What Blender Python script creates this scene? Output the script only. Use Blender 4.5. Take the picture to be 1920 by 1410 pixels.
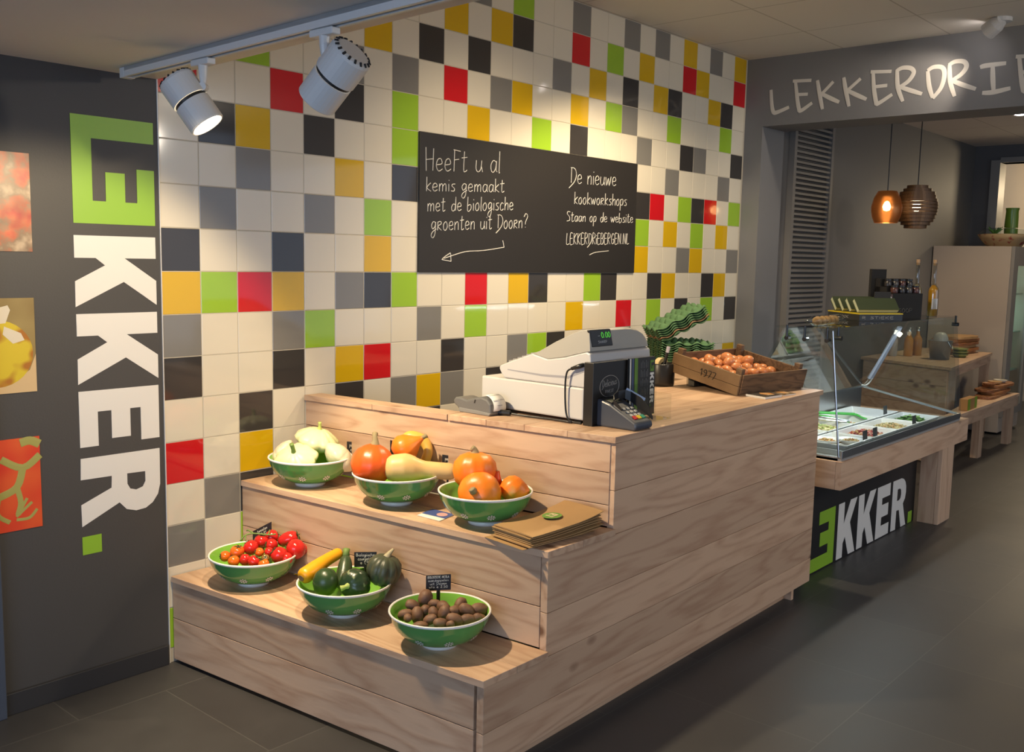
import bpy, bmesh, math, random
from mathutils import Vector, Matrix, Euler
random.seed(7)
SC = bpy.context.scene
COL = SC.collection
for o in list(bpy.data.objects):
    bpy.data.objects.remove(o)

# ------------------------------------------------------------------ camera
CAM = Vector((-1.7665, -3.1731, 1.491))
YAW, PITCH, ROLL = math.radians(48.848), math.radians(6.8711), math.radians(1.1515)
fw = Vector((math.sin(YAW) * math.cos(PITCH), math.cos(YAW) * math.cos(PITCH), -math.sin(PITCH)))
rt = Vector((math.cos(YAW), -math.sin(YAW), 0))
up = rt.cross(fw)
rt, up = rt * math.cos(ROLL) + up * math.sin(ROLL), up * math.cos(ROLL) - rt * math.sin(ROLL)
cd = bpy.data.cameras.new('camera')
cd.sensor_width = 36
cd.lens = 1833.74 / 1920 * 36
cd.clip_start = 0.02
cam = bpy.data.objects.new('camera', cd)
m = Matrix.Identity(4)
for i in range(3):
    m[i][0], m[i][1], m[i][2], m[i][3] = rt[i], up[i], -fw[i], CAM[i]
cam.matrix_world = m
COL.objects.link(cam)
SC.camera = cam

# ------------------------------------------------------------------ world, exposure
w = bpy.data.worlds.new('daylight')
w.use_nodes = True
SC.world = w
w.node_tree.nodes['Background'].inputs[0].default_value = (0.90, 0.94, 1.0, 1)
w.node_tree.nodes['Background'].inputs[1].default_value = 0.34
SC.view_settings.view_transform = 'Standard'
SC.view_settings.look = 'None'
SC.view_settings.exposure = 0.0
SC.view_settings.gamma = 1.0
SC.view_settings.use_curve_mapping = False
SC.cycles.use_denoising = True
SC.cycles.max_bounces = 8
SC.cycles.transparent_max_bounces = 16
SC.cycles.sample_clamp_indirect = 4.0
SC.cycles.caustics_reflective = False
SC.cycles.caustics_refractive = False


def light(name, kind, loc, target, power, col, **k):
    d = bpy.data.lights.new(name, kind)
    d.energy = power
    d.color = col
    for a, b in k.items():
        setattr(d, a, b)
    o = bpy.data.objects.new(name, d)
    o.location = loc
    o.rotation_euler = (Vector(target) - Vector(loc)).to_track_quat('-Z', 'Y').to_euler()
    COL.objects.link(o)
    return o


WARM = (1.0, 0.79, 0.50)
COOL = (0.52, 0.70, 1.0)
# shop windows behind the camera
light('shop_window_light', 'AREA', (-4.6, -3.2, 1.5), (0, -1.2, 0.7), 122, COOL, shape='RECTANGLE', size=3.2, size_y=2.2)
light('shop_window_light', 'AREA', (4.4, -6.2, 1.6), (3.6, -2.5, 0.0), 26, COOL, shape='RECTANGLE', size=4.0, size_y=2.4)
# added fill, out of view, to brighten the ceiling and grey walls
light('ceiling_fill_light', 'POINT', (2.6, -5.0, 2.45), (0, 0, 0), 95, (1.0, 0.88, 0.72), shadow_soft_size=0.12)
# ceiling spots of the shop, out of the frame
light('ceiling_spot_light', 'SPOT', (2.2, -0.9, 2.66), (2.75, -0.85, 0.0), 118, WARM, spot_size=2.45, spot_blend=0.45, shadow_soft_size=0.04)
light('ceiling_spot_light', 'SPOT', (1.35, -1.3, 2.66), (1.70, 0.0, 1.10), 78, WARM, spot_size=1.5, spot_blend=1.0, shadow_soft_size=0.04)

# ------------------------------------------------------------------ materials
MATS = {}


def rgb(h):
    """sRGB hex to linear"""
    v = [int(h[i:i + 2], 16) / 255 for i in (0, 2, 4)]
    return tuple(c / 12.92 if c <= 0.04045 else ((c + 0.055) / 1.055) ** 2.4 for c in v)


def mat(name, col, rough=0.5, metal=0.0, emis=0.0, emcol=None, spec=0.5, noise=None, bump=None, coat=0.0):
    if name in MATS:
        return MATS[name]
    if isinstance(col, str):
        col = rgb(col)
    mt = bpy.data.materials.new(name)
    mt.use_nodes = True
    nt = mt.node_tree
    b = nt.nodes['Principled BSDF']
    b.inputs['Base Color'].default_value = (*col, 1)
    b.inputs['Roughness'].default_value = rough
    b.inputs['Metallic'].default_value = metal
    b.inputs['Specular IOR Level'].default_value = spec
    b.inputs['Coat Weight'].default_value = coat
    if emis:
        b.inputs['Emission Color'].default_value = (*(emcol or col), 1)
        b.inputs['Emission Strength'].default_value = emis
    if noise or bump:
        tc = nt.nodes.new('ShaderNodeTexCoord')
    if noise:
        sc, c2, det, lo, hi = noise
        if isinstance(c2, str):
            c2 = rgb(c2)
        n = nt.nodes.new('ShaderNodeTexNoise')
        n.inputs['Scale'].default_value = sc
        n.inputs['Detail'].default_value = det
        nt.links.new(tc.outputs['Object'], n.inputs['Vector'])
        r = nt.nodes.new('ShaderNodeValToRGB')
        r.color_ramp.elements[0].position = lo
        r.color_ramp.elements[0].color = (*col, 1)
        r.color_ramp.elements[1].position = hi
        r.color_ramp.elements[1].color = (*c2, 1)
        nt.links.new(n.outputs['Fac'], r.inputs['Fac'])
        nt.links.new(r.outputs['Color'], b.inputs['Base Color'])
    if bump:
        sc, st = bump
        n = nt.nodes.new('ShaderNodeTexNoise')
        n.inputs['Scale'].default_value = sc
        n.inputs['Detail'].default_value = 3
        nt.links.new(tc.outputs['Object'], n.inputs['Vector'])
        bp = nt.nodes.new('ShaderNodeBump')
        bp.inputs['Strength'].default_value = st
        bp.inputs['Distance'].default_value = 0.01
        nt.links.new(n.outputs['Fac'], bp.inputs['Height'])
        nt.links.new(bp.outputs['Normal'], b.inputs['Normal'])
    MATS[name] = mt
    return mt


def wood(name, light_c, dark_c, axis='X', knots=True, rough=0.5, scale=1.0):
    """boards with growth rings along the axis; each loose board gets its own cut and tint"""
    mt = bpy.data.materials.new(name)
    mt.use_nodes = True
    nt = mt.node_tree
    N = nt.nodes.new
    L = nt.links.new
    b = nt.nodes['Principled BSDF']
    b.inputs['Roughness'].default_value = rough
    tc = N('ShaderNodeTexCoord')
    geo = N('ShaderNodeNewGeometry')
    mul = N('ShaderNodeVectorMath'); mul.operation = 'SCALE'
    cx = N('ShaderNodeCombineXYZ')
    for i, k in enumerate((3.7, 5.3, 4.1)):
        q = N('ShaderNodeMath'); q.operation = 'MULTIPLY'; q.inputs[1].default_value = k
        L(geo.outputs['Random Per Island'], q.inputs[0]); L(q.outputs[0], cx.inputs[i])
    add = N('ShaderNodeVectorMath'); add.operation = 'ADD'
    L(tc.outputs['Object'], add.inputs[0]); L(cx.outputs[0], add.inputs[1])
    mp = N('ShaderNodeMapping')
    s = {'X': (0.11, 1, 1), 'Y': (1, 0.11, 1), 'Z': (1, 1, 0.11)}[axis]
    mp.inputs['Scale'].default_value = [v * scale for v in s]
    L(add.outputs[0], mp.inputs['Vector'])
    # low-frequency warp so that the rings open into cathedrals
    n1 = N('ShaderNodeTexNoise'); n1.inputs['Scale'].default_value = 7.0; n1.inputs['Detail'].default_value = 2
    L(mp.outputs[0], n1.inputs['Vector'])
    sub = N('ShaderNodeMath'); sub.operation = 'MULTIPLY'; sub.inputs[1].default_value = 17.0
    L(n1.outputs['Fac'], sub.inputs[0])
    n2 = N('ShaderNodeTexNoise'); n2.inputs['Scale'].default_value = 70; n2.inputs['Detail'].default_value = 3
    L(mp.outputs[0], n2.inputs['Vector'])
    fr = N('ShaderNodeMath'); fr.operation = 'PINGPONG'; fr.inputs[1].default_value = 1.0
    L(sub.outputs[0], fr.inputs[0])
    mixf = N('ShaderNodeMath'); mixf.operation = 'MULTIPLY_ADD'; mixf.inputs[1].default_value = 0.5
    L(fr.outputs[0], mixf.inputs[0])
    h = N('ShaderNodeMath'); h.operation = 'MULTIPLY'; h.inputs[1].default_value = 0.62
    L(n2.outputs['Fac'], h.inputs[0]); L(h.outputs[0], mixf.inputs[2])
    rp = N('ShaderNodeValToRGB')
    rp.color_ramp.elements[0].position = 0.46; rp.color_ramp.elements[0].color = (*light_c, 1)
    rp.color_ramp.elements[1].position = 1.0; rp.color_ramp.elements[1].color = (*dark_c, 1)
    L(mixf.outputs[0], rp.inputs['Fac'])
    hs = N('ShaderNodeHueSaturation')
    v = N('ShaderNodeMapRange'); v.inputs['To Min'].default_value = 0.86; v.inputs['To Max'].default_value = 1.12
    L(geo.outputs['Random Per Island'], v.inputs['Value']); L(v.outputs[0], hs.inputs['Value'])
    L(rp.outputs['Color'], hs.inputs['Color'])
    last = hs.outputs['Color']
    if knots:
        mk = N('ShaderNodeMapping')
        sk = {'X': (0.55, 1, 1), 'Y': (1, 0.55, 1), 'Z': (1, 1, 0.55)}[axis]
        mk.inputs['Scale'].default_value = sk
        L(add.outputs[0], mk.inputs['Vector'])
        vo = N('ShaderNodeTexVoronoi'); vo.inputs['Scale'].default_value = 4.2
        L(mk.outputs[0], vo.inputs['Vector'])
        kr = N('ShaderNodeValToRGB')
        kr.color_ramp.elements[0].position = 0.04; kr.color_ramp.elements[0].color = (1, 1, 1, 1)
        kr.color_ramp.elements[1].position = 0.10; kr.color_ramp.elements[1].color = (0, 0, 0, 1)
        L(vo.outputs['Distance'], kr.inputs['Fac'])
        mx = N('ShaderNodeMixRGB')
        L(kr.outputs['Color'], mx.inputs['Fac']); L(last, mx.inputs['Color1'])
        mx.inputs['Color2'].default_value = (dark_c[0] * 0.45, dark_c[1] * 0.38, dark_c[2] * 0.35, 1)
        last = mx.outputs['Color']
    L(last, b.inputs['Base Color'])
    bp = N('ShaderNodeBump'); bp.inputs['Strength'].default_value = 0.12; bp.inputs['Distance'].default_value = 0.004
    L(mixf.outputs[0], bp.inputs['Height']); L(bp.outputs['Normal'], b.inputs['Normal'])
    MATS[name] = mt
    return mt


def glass(name, tint=(0.93, 0.97, 0.96), refl=1.0, rough=0.015):
    mt = bpy.data.materials.new(name)
    mt.use_nodes = True
    nt = mt.node_tree
    nt.nodes.clear()
    out = nt.nodes.new('ShaderNodeOutputMaterial')
    mx = nt.nodes.new('ShaderNodeMixShader')
    tr = nt.nodes.new('ShaderNodeBsdfTransparent'); tr.inputs[0].default_value = (*tint, 1)
    gl = nt.nodes.new('ShaderNodeBsdfGlossy'); gl.inputs['Roughness'].default_value = rough
    fr = nt.nodes.new('ShaderNodeFresnel'); fr.inputs['IOR'].default_value = 1.5
    q = nt.nodes.new('ShaderNodeMath'); q.operation = 'MULTIPLY'; q.inputs[1].default_value = refl
    geo = nt.nodes.new('ShaderNodeNewGeometry')
    front = nt.nodes.new('ShaderNodeMath'); front.operation = 'SUBTRACT'; front.inputs[0].default_value = 1.0
    q2 = nt.nodes.new('ShaderNodeMath'); q2.operation = 'MULTIPLY'; q2.use_clamp = True
    nt.links.new(geo.outputs['Backfacing'], front.inputs[1])
    nt.links.new(fr.outputs[0], q.inputs[0])
    nt.links.new(q.outputs[0], q2.inputs[0])
    nt.links.new(front.outputs[0], q2.inputs[1])
    nt.links.new(q2.outputs[0], mx.inputs[0])
    nt.links.new(tr.outputs[0], mx.inputs[1]); nt.links.new(gl.outputs[0], mx.inputs[2])
    nt.links.new(mx.outputs[0], out.inputs['Surface'])
    MATS[name] = mt
    return mt


WL, WD = (0.59, 0.40, 0.27), (0.43, 0.255, 0.16)
WOODX = wood('pine_x', WL, WD, 'X')
WOODY = wood('pine_y', WL, WD, 'Y')
WOODZ = wood('pine_z', WL, WD, 'Z')
OLDX = wood('old_crate_wood', (0.15, 0.085, 0.042), (0.05, 0.027, 0.013), 'X', knots=False, rough=0.6, scale=2.0)
WALNUT = wood('board_wood', (0.32, 0.13, 0.05), (0.13, 0.05, 0.02), 'X', knots=False, rough=0.4, scale=2.0)
DARKWALL = mat('charcoal_paint', (0.062, 0.059, 0.059), 0.55, bump=(140, 0.05))
GREYWALL = mat('grey_paint', (0.20, 0.20, 0.207), 0.6, bump=(140, 0.05))
REARWALL = mat('rear_grey_paint', (0.17, 0.16, 0.15), 0.6)
WHITEPAINT = mat('white_metal_paint', (0.62, 0.61, 0.60), 0.35)
BLACK = mat('black_plastic', (0.012, 0.012, 0.013), 0.35)
BLACKM = mat('black_matt', (0.015, 0.014, 0.014), 0.7)
CHALK = mat('chalk_white', (0.72, 0.70, 0.65), 0.9)
STEEL = mat('brushed_steel', (0.55, 0.56, 0.57), 0.3, metal=1.0)
PORCELAIN = mat('white_porcelain', (0.78, 0.78, 0.76), 0.12)
LIME = mat('lime_vinyl', (0.27, 0.50, 0.035), 0.4)
VINYLW = mat('white_vinyl', (0.80, 0.78, 0.75), 0.45)
STEMG = mat('green_stem', (0.14, 0.22, 0.05), 0.6)
STEMB = mat('dry_stem', (0.28, 0.22, 0.11), 0.75)
PAPERW = mat('white_paper', (0.75, 0.74, 0.70), 0.7)
GLASS = glass('clear_glass', refl=1.6)


# ------------------------------------------------------------------ mesh helpers
def wm(o):
    mm = o.matrix_basis.copy()
    while o.parent:
        o = o.parent
        mm = o.matrix_basis @ mm
    return mm


def obj(name, bm, m, parent=None, smooth=False, bevel=0.0, world=True, kind=None):
    """link a bmesh as one mesh object; world: its points are given in world space"""
    me = bpy.data.meshes.new(name)
    bmesh.ops.recalc_face_normals(bm, faces=bm.faces[:])
    if parent is not None and world:
        bm.transform(wm(parent).inverted())
    bm.to_mesh(me)
    bm.free()
    for x in (m if isinstance(m, (list, tuple)) else [m]):
        me.materials.append(x)
    if smooth:
        for p in me.polygons:
            p.use_smooth = True
    o = bpy.data.objects.new(name, me)
    COL.objects.link(o)
    if parent is not None:
        o.parent = parent
    if bevel:
        bv = o.modifiers.new('edge', 'BEVEL')
        bv.width = bevel
        bv.segments = 2
        bv.limit_method = 'ANGLE'
        bv.angle_limit = math.radians(40)
    if kind:
        o['kind'] = kind
    return o


def tag(o, label, cat, group=None, kind=None):
    o['label'] = label
    o['category'] = cat
    if group:
        o['group'] = group
    if kind:
        o['kind'] = kind
    return o


def thing(name, label, cat, loc=(0, 0, 0), rot=(0, 0, 0), group=None):
    o = bpy.data.objects.new(name, None)
    o.empty_display_size = 0.05
    o.location = loc
    o.rotation_euler = rot
    COL.objects.link(o)
    return tag(o, label, cat, group)


def copy_tree(o, loc, rot, label, group=None, scale=None):
    c = o.copy()
    COL.objects.link(c)
    c.location = loc
    c.rotation_euler = rot
    if scale:
        c.scale = scale
    c['label'] = label
    if group:
        c['group'] = group
    for ch in list(o.children):
        k = ch.copy()
        COL.objects.link(k)
        k.parent = c
        for g in ch.children:
            q = g.copy()
            COL.objects.link(q)
            q.parent = k
    return c


def box(bm, x0, x1, y0, y1, z0, z1, mi=0):
    v = [bm.verts.new((x, y, z)) for z in (z0, z1) for y in (y0, y1) for x in (x0, x1)]
    for f in ((0, 1, 3, 2), (4, 5, 7, 6), (0, 1, 5, 4), (2, 3, 7, 6), (0, 2, 6, 4), (1, 3, 7, 5)):
        bm.faces.new([v[i] for i in f]).material_index = mi


def prism(bm, poly, z0, z1, mi=0, plane='xy', f=None):
    """extrude a polygon; plane xy: poly in x,y between z0,z1; xz: poly in x,z between y=z0..z1; yz: poly in y,z between x"""
    def P(a, b, c):
        p = {'xy': (a, b, c), 'xz': (a, c, b), 'yz': (c, a, b)}[plane]
        return f(p) if f else p
    lo = [bm.verts.new(P(a, b, z0)) for a, b in poly]
    hi = [bm.verts.new(P(a, b, z1)) for a, b in poly]
    n = len(poly)
    bm.faces.new(lo).material_index = mi
    bm.faces.new(hi[::-1]).material_index = mi
    for i in range(n):
        bm.faces.new((lo[i], lo[(i + 1) % n], hi[(i + 1) % n], hi[i])).material_index = mi


def obox(bm, o, ax, ay, az, mi=0):
    """box with corner o and edge vectors ax, ay, az"""
    o, ax, ay, az = map(Vector, (o, ax, ay, az))
    v = [bm.verts.new(o + ax * i + ay * j + az * k) for k in (0, 1) for j in (0, 1) for i in (0, 1)]
    for f in ((0, 1, 3, 2), (4, 5, 7, 6), (0, 1, 5, 4), (2, 3, 7, 6), (0, 2, 6, 4), (1, 3, 7, 5)):
        bm.faces.new([v[i] for i in f]).material_index = mi


def spine(bm, pts, radii, n=12, mi=0, caps=True):
    """tube of varying radius along a path"""
    pts = [Vector(p) for p in pts]
    if isinstance(radii, (int, float)):
        radii = [radii] * len(pts)
    rings = []
    a = None
    for i, p in enumerate(pts):
        d = (pts[min(i + 1, len(pts) - 1)] - pts[max(i - 1, 0)]).normalized()
        if a is None:
            a = d.orthogonal().normalized()
        a = (a - d * a.dot(d)).normalized()
        b = d.cross(a)
        rings.append([bm.verts.new(p + (a * math.cos(t) + b * math.sin(t)) * radii[i]) for t in [2 * math.pi * k / n for k in range(n)]])
    for r0, r1 in zip(rings, rings[1:]):
        for k in range(n):
            bm.faces.new((r0[k], r0[(k + 1) % n], r1[(k + 1) % n], r1[k])).material_index = mi
    if caps:
        bm.faces.new(rings[0][::-1]).material_index = mi
        bm.faces.new(rings[-1]).material_index = mi


def lathe(bm, prof, n=32, c=(0, 0, 0), ribs=0, depth=0.0, mis=None, twist=0.0, wob=0.0, seed=0):
    """revolve (r,z) points round z; ribs pinch the radius"""
    rnd = random.Random(seed)
    ph = [rnd.uniform(0, 6.28) for _ in range(4)]
    rings = []
    for r, z in prof:
        if r < 1e-6:
            rings.append([bm.verts.new((c[0], c[1], c[2] + z))])
            continue
        ring = []
        for k in range(n):
            t = 2 * math.pi * k / n
            q = r
            if ribs:
                q *= 1 - depth * (1 - abs(math.sin(ribs * t / 2 + twist * z)) ** 0.6)
            if wob:
                q *= 1 + wob * (math.sin(2 * t + ph[0] + 9 * z) + 0.6 * math.sin(3 * t + ph[1] - 14 * z))
            ring.append(bm.verts.new((c[0] + q * math.cos(t), c[1] + q * math.sin(t), c[2] + z)))
        rings.append(ring)
    for i, (r0, r1) in enumerate(zip(rings, rings[1:])):
        mi = mis[i] if mis else 0
        for k in range(n):
            k2 = (k + 1) % n
            if len(r0) == 1 and len(r1) == 1:
                continue
            if len(r0) == 1:
                f = bm.faces.new((r0[0], r1[k], r1[k2]))
            elif len(r1) == 1:
                f = bm.faces.new((r0[k], r0[k2], r1[0]))
            else:
                f = bm.faces.new((r0[k], r0[k2], r1[k2], r1[k]))
            f.material_index = mi


def fill_poly(bm, loops, fmap, depth_vec, mi=0):
    """flat outline with holes, extruded by depth_vec"""
    edges = []
    for lp in loops:
        vs = [bm.verts.new(fmap(*p)) for p in lp]
        edges += [bm.edges.new((vs[i], vs[(i + 1) % len(vs)])) for i in range(len(vs))]
    r = bmesh.ops.triangle_fill(bm, use_beauty=True, use_dissolve=False, edges=edges)
    fs = [g for g in r['geom'] if isinstance(g, bmesh.types.BMFace)]
    for f in fs:
        f.material_index = mi
    e = bmesh.ops.extrude_face_region(bm, geom=fs)
    nv = [g for g in e['geom'] if isinstance(g, bmesh.types.BMVert)]
    bmesh.ops.translate(bm, verts=nv, vec=Vector(depth_vec))
    for g in e['geom']:
        if isinstance(g, bmesh.types.BMFace):
            g.material_index = mi


# hand-written stroke letters, 100 = cap height
GL = {
    'a': (44, '38,48 20,56 5,36 8,8 22,0 36,18 40,54 40,12 48,2'), 'b': (44, '5,100 5,2 26,0 38,20 32,44 6,36'),
    'c': (38, '36,48 20,56 5,32 10,4 26,0 38,10'), 'd': (46, '38,42 20,50 4,26 14,0 36,14 40,100 42,2'),
    'e': (42, '5,28 36,34 28,56 10,50 4,22 18,0 40,10'), 'f': (30, '34,96 18,90 12,0/0,52 28,54'),
    'g': (44, '38,50 20,58 4,36 14,10 34,26 38,54 36,-20 20,-48 4,-34 14,-10 46,10'), 'h': (42, '5,100 6,0/6,30 24,54 36,42 38,0'),
    'i': (14, '6,54 8,0/7,76 8,82'), 'k': (40, '5,100 6,0/36,58 8,26 40,0'), 'l': (14, '7,100 7,4 12,0'),
    'm': (62, '4,54 5,0/5,34 18,54 28,44 29,0/29,34 44,54 54,44 56,0'), 'n': (42, '4,54 5,0/5,32 22,54 34,44 36,0'),
    'o': (42, '22,56 5,38 8,6 26,0 38,24 30,52 20,56'), 'p': (42, '5,54 4,-44/5,46 26,58 38,36 28,4 6,10'),
    'r': (42, '5,56 5,0/5,54 28,58 34,42 8,26 38,0'), 's': (36, '34,54 14,52 10,38 30,22 26,2 4,4'), 't': (38, '16,92 15,8 26,0 36,8/0,62 34,66'),
    'u': (44, '4,54 4,14 18,0 34,14 38,54/38,24 46,0'), 'w': (56, '0,54 12,0 26,46 38,0 52,58'), 'v': (36, '0,54 16,0 32,56'), 'j': (16, '8,54 8,-30 0,-44/8,76 9,82'),
    'x': (36, '0,54 32,0/32,54 0,0'), 'z': (36, '0,54 32,54 0,0 34,0'), 'y': (38, '2,54 16,10/36,54 10,-46'),
    'A': (50, '0,0 22,100 44,0/8,38 36,38'), 'B': (48, '4,0 4,100 36,88 30,56 6,52/30,52 44,24 30,0 4,0'), 'D': (56, '8,98 10,4/0,96 36,92 54,56 40,12 -8,-30'),
    'E': (46, '40,98 4,98 6,0 42,2/5,52 34,54'), 'F': (44, '8,96 8,0/2,98 44,92/8,52 36,56'), 'G': (52, '46,84 26,100 6,60 16,6 44,8 46,44 28,42'),
    'H': (54, '2,104 8,0/46,100 46,2/6,50 48,54'), 'I': (14, '6,100 6,0'), 'K': (48, '5,100 5,0/42,98 6,46 44,0'), 'L': (44, '5,100 4,2 42,6'),
    'N': (52, '4,0 5,100 42,0 44,100'), 'O': (52, '26,100 4,60 14,4 40,6 48,56 26,100'), 'P': (46, '5,0 5,100 40,86 34,50 6,48'), 'R': (48, '5,0 5,100 38,90 34,58 6,50 44,0'), 'S': (46, '42,92 16,98 6,74 36,46 38,10 4,2'), 'C': (46, '42,90 20,98 4,50 16,2 44,10'),
    'T': (46, '22,100 22,0/0,98 44,100'), 'V': (44, '0,100 20,0 42,100'), 'M': (60, '4,0 8,100 28,30 50,100 54,0'),
    '0': (44, '22,100 4,60 12,4 34,4 42,58 22,100'), '1': (24, '2,74 16,100 16,0'), '2': (44, '4,80 22,100 38,76 4,2 42,2'), '3': (42, '4,92 34,96 16,56 38,26 20,0 2,8'),
    '5': (42, '38,98 8,98 6,58 34,52 34,8 4,2'), '7': (42, '2,98 40,98 14,0'), '9': (44, '40,66 20,54 6,76 22,100 40,82 34,20 16,0'), '4': (44, '30,0 30,100 2,30 42,30'), '8': (44, '22,54 6,76 22,100 38,78 4,22 22,0 40,24 22,54'),
    '.': (18, '6,2 9,5'), ',': (16, '8,6 4,-14'), '?': (46, '4,80 22,104 42,84 22,44 22,26/22,4 24,8'), '-': (36, '4,40 30,42'), '/': (34, '0,-4 28,100'), ' ': (34, ''), '&': (46, '44,0 8,74 22,100 32,76 4,26 18,0 42,40'), 'e_': (46, '42,90 18,92 8,50 18,8 42,12/0,60 32,62/0,42 30,42'),
}


def text_strokes(txt):
    out, x = [], 0
    for ch in txt:
        w_, s = GL.get(ch, GL[' '])
        for st in s.split('/'):
            if st:
                out.append([(x + float(a.split(',')[0]), float(a.split(',')[1])) for a in st.split()])
        x += w_ + 8
    return out, x - 8


def smooth_line(p, n=4):
    """Catmull-Rom through points given as vectors"""
    p = [Vector(q) for q in p]
    if len(p) < 3:
        return p
    o = []
    for i in range(len(p) - 1):
        a, b, c, d = p[max(i - 1, 0)], p[i], p[i + 1], p[min(i + 2, len(p) - 1)]
        for k in range(n):
            t = k / n
            o.append(0.5 * (2 * b + (c - a) * t + (2 * a - 5 * b + 4 * c - d) * t * t + (3 * b - a - 3 * c + d) * t ** 3))
    o.append(p[-1])
    return o


def write(bm, txt, o, ex, ez, width, height, r, n=4, sm=3):
    """handwriting: baseline origin o, unit right ex, unit up ez, fitted to width and cap height"""
    st, tw = text_strokes(txt)
    o, ex, ez = Vector(o), Vector(ex), Vector(ez)
    for s in st:
        pts = smooth_line([o + ex * (a / tw * width) + ez * (b / 100 * height) for a, b in s], sm)
        spine(bm, pts, r, n)
# ------------------------------------------------------------------ room shell
T = 0.152
Z0 = 1.421
ROWS = {
    -9: 'WWWWWWWWWWGWNWWGWWGWGWYWGWY', -8: 'WWWWWWWWWYWYKWWRWNWYWWRYWWR', -7: 'WWWWWWYWKWKWWWGWYWKWYKWWYKW',
    -6: 'WWNWWGWGWRWGYWWYWNGWWNWWWNW', -5: 'RWWRWKWNWWYWWNWKWWWGWWKGWWK', -4: 'WKYWKWWNWWWWWWWWWWWWWGWWWGW',
    -3: 'WWGWWYWKWWWWWWWWWWWKRWNKRWN', -2: 'WGWWGWNWWWWWWWWWWWWNWYWNWYW', -1: 'KWWKWWYWWWWWWWWWWWWYWWGYWWG',
    0: 'YNRYWGKNWWRWYKWWNKWWKYWWKYW', 1: 'GWWGNWWWGWNWWWWYWWRWNWKWNWK', 2: 'KWWKWYRWWKWWGNKWWWKWWWWWWWW',
    3: 'WWKWWKWGYGWKWWGWWNWWWKWWGWY', 4: 'RWYWWGWWKWNWWYWWKWWGWWRWWNW', 5: 'WGKWWNWYWWGWWKWYWWNWWGWWKWW', 6: 'GWNWKWWRWWYWNWWGWWWKWWYWWGW',
    7: 'WWWGWWYWKWWNWWRWWGWWYWWKWWN', 8: 'NWWYWWGWWRWWKWWYWWNWWGWWRWW'}
tm = [mat('tile_white', (0.74, 0.68, 0.56), 0.07), mat('tile_anthracite', (0.045, 0.041, 0.040), 0.06), mat('tile_grey', (0.215, 0.205, 0.19), 0.09),
      mat('tile_yellow', (0.68, 0.42, 0.008), 0.06), mat('tile_red', (0.60, 0.012, 0.018), 0.06), mat('tile_green', (0.31, 0.52, 0.035), 0.06), mat('grout', (0.52, 0.47, 0.38), 0.85)]
bm = bmesh.new()
rnd = random.Random(3)
for r, s in ROWS.items():
    for c, ch in enumerate(s):
        mi = 'WKGYRN'.index(ch)
        x0, x1, zt = c * T + 0.0012, (c + 1) * T - 0.0012, Z0 - r * T
        z1, z0 = min(zt - 0.0012, 2.788), zt - T + 0.0012
        e = 0.0016
        tx, tz = rnd.uniform(-.00022, .00022), rnd.uniform(-.00022, .00022)
        q = [(x0, 0.0016, z0), (x1, 0.0016, z0), (x1, 0.0016, z1), (x0, 0.0016, z1)]
        p = [(x0 + e, tx + tz, z0 + e), (x1 - e, -tx + tz, z0 + e), (x1 - e, -tx - tz, z1 - e), (x0 + e, tx - tz, z1 - e)]
        vq = [bm.verts.new(a) for a in q]
        vp = [bm.verts.new(a) for a in p]
        bm.faces.new(vp).material_index = mi
        for i in range(4):
            bm.faces.new((vq[i], vq[(i + 1) % 4], vp[(i + 1) % 4], vp[i])).material_index = mi
bmesh.ops.recalc_face_normals(bm, faces=bm.faces[:])
for f in bm.faces:
    if f.normal.y > 0.2:
        f.normal_flip()
box(bm, 0.0, 4.12, 0.0012, 0.10, 0.0, 2.79, 6)
me = bpy.data.meshes.new('wall_back')
bm.to_mesh(me); bm.free()
for x in tm:
    me.materials.append(x)
o = bpy.data.objects.new('wall_back', me)
COL.objects.link(o)
o['kind'] = 'structure'


def struct(name, bm, m, **k):
    return obj(name, bm, m, kind='structure', **k)


bm = bmesh.new(); box(bm, -5.0, -0.004, 0.0, 0.10, 0.0, 2.79)
struct('wall_left', bm, DARKWALL)
bm = bmesh.new(); box(bm, -0.0035, -0.0002, -0.004, 0.09, 0.0, 2.07)
struct('trim_1', bm, mat('tile_edge_strip', (0.7, 0.68, 0.66), 0.3))
bm = bmesh.new(); box(bm, -5.0, -0.012, -0.014, 0.0, 0.0, 0.072)
struct('baseboard_left', bm, mat('baseboard_tile', (0.030, 0.030, 0.034), 0.5), bevel=0.002)
bm = bmesh.new(); box(bm, -0.66, -0.579, -0.03, 0.0, 0.0, 1.72)
struct('trim_2', bm, mat('blue_grey_trim', (0.06, 0.075, 0.11), 0.4), bevel=0.003)

# right wall with the wide opening: pier, header
bm = bmesh.new()
box(bm, 4.12, 4.43, -0.125, 0.10, 0.0, 2.79)
box(bm, 4.12, 4.43, -6.0, -0.125, 2.363, 2.79)
struct('wall_right', bm, GREYWALL)
bm = bmesh.new(); box(bm, 4.43, 8.9, -0.08, 0.10, 0.0, 2.79)
struct('wall_rear', bm, REARWALL)
bm = bmesh.new()
box(bm, 8.69, 8.85, -0.32, -0.08, 0.0, 2.79)
box(bm, 8.69, 8.85, -1.35, -0.32, 2.51, 2.79)
box(bm, 8.69, 8.85, -5.0, -1.35, 0.0, 2.79)
struct('wall_far', bm, mat('far_grey_paint', (0.13, 0.128, 0.13), 0.6))
bm = bmesh.new()
box(bm, 8.665, 8.87, -0.326, -0.242, 0.0, 2.535)
box(bm, 8.665, 8.87, -1.43, -0.326, 2.51, 2.56)
box(bm, 8.665, 8.87, -1.43, -1.35, 0.0, 2.51)
struct('door_1', bm, mat('door_casing', (0.30, 0.29, 0.27), 0.5))
bm = bmesh.new(); box(bm, 10.3, 10.4, -5.0, 1.0, 0.0, 2.79)
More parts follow.
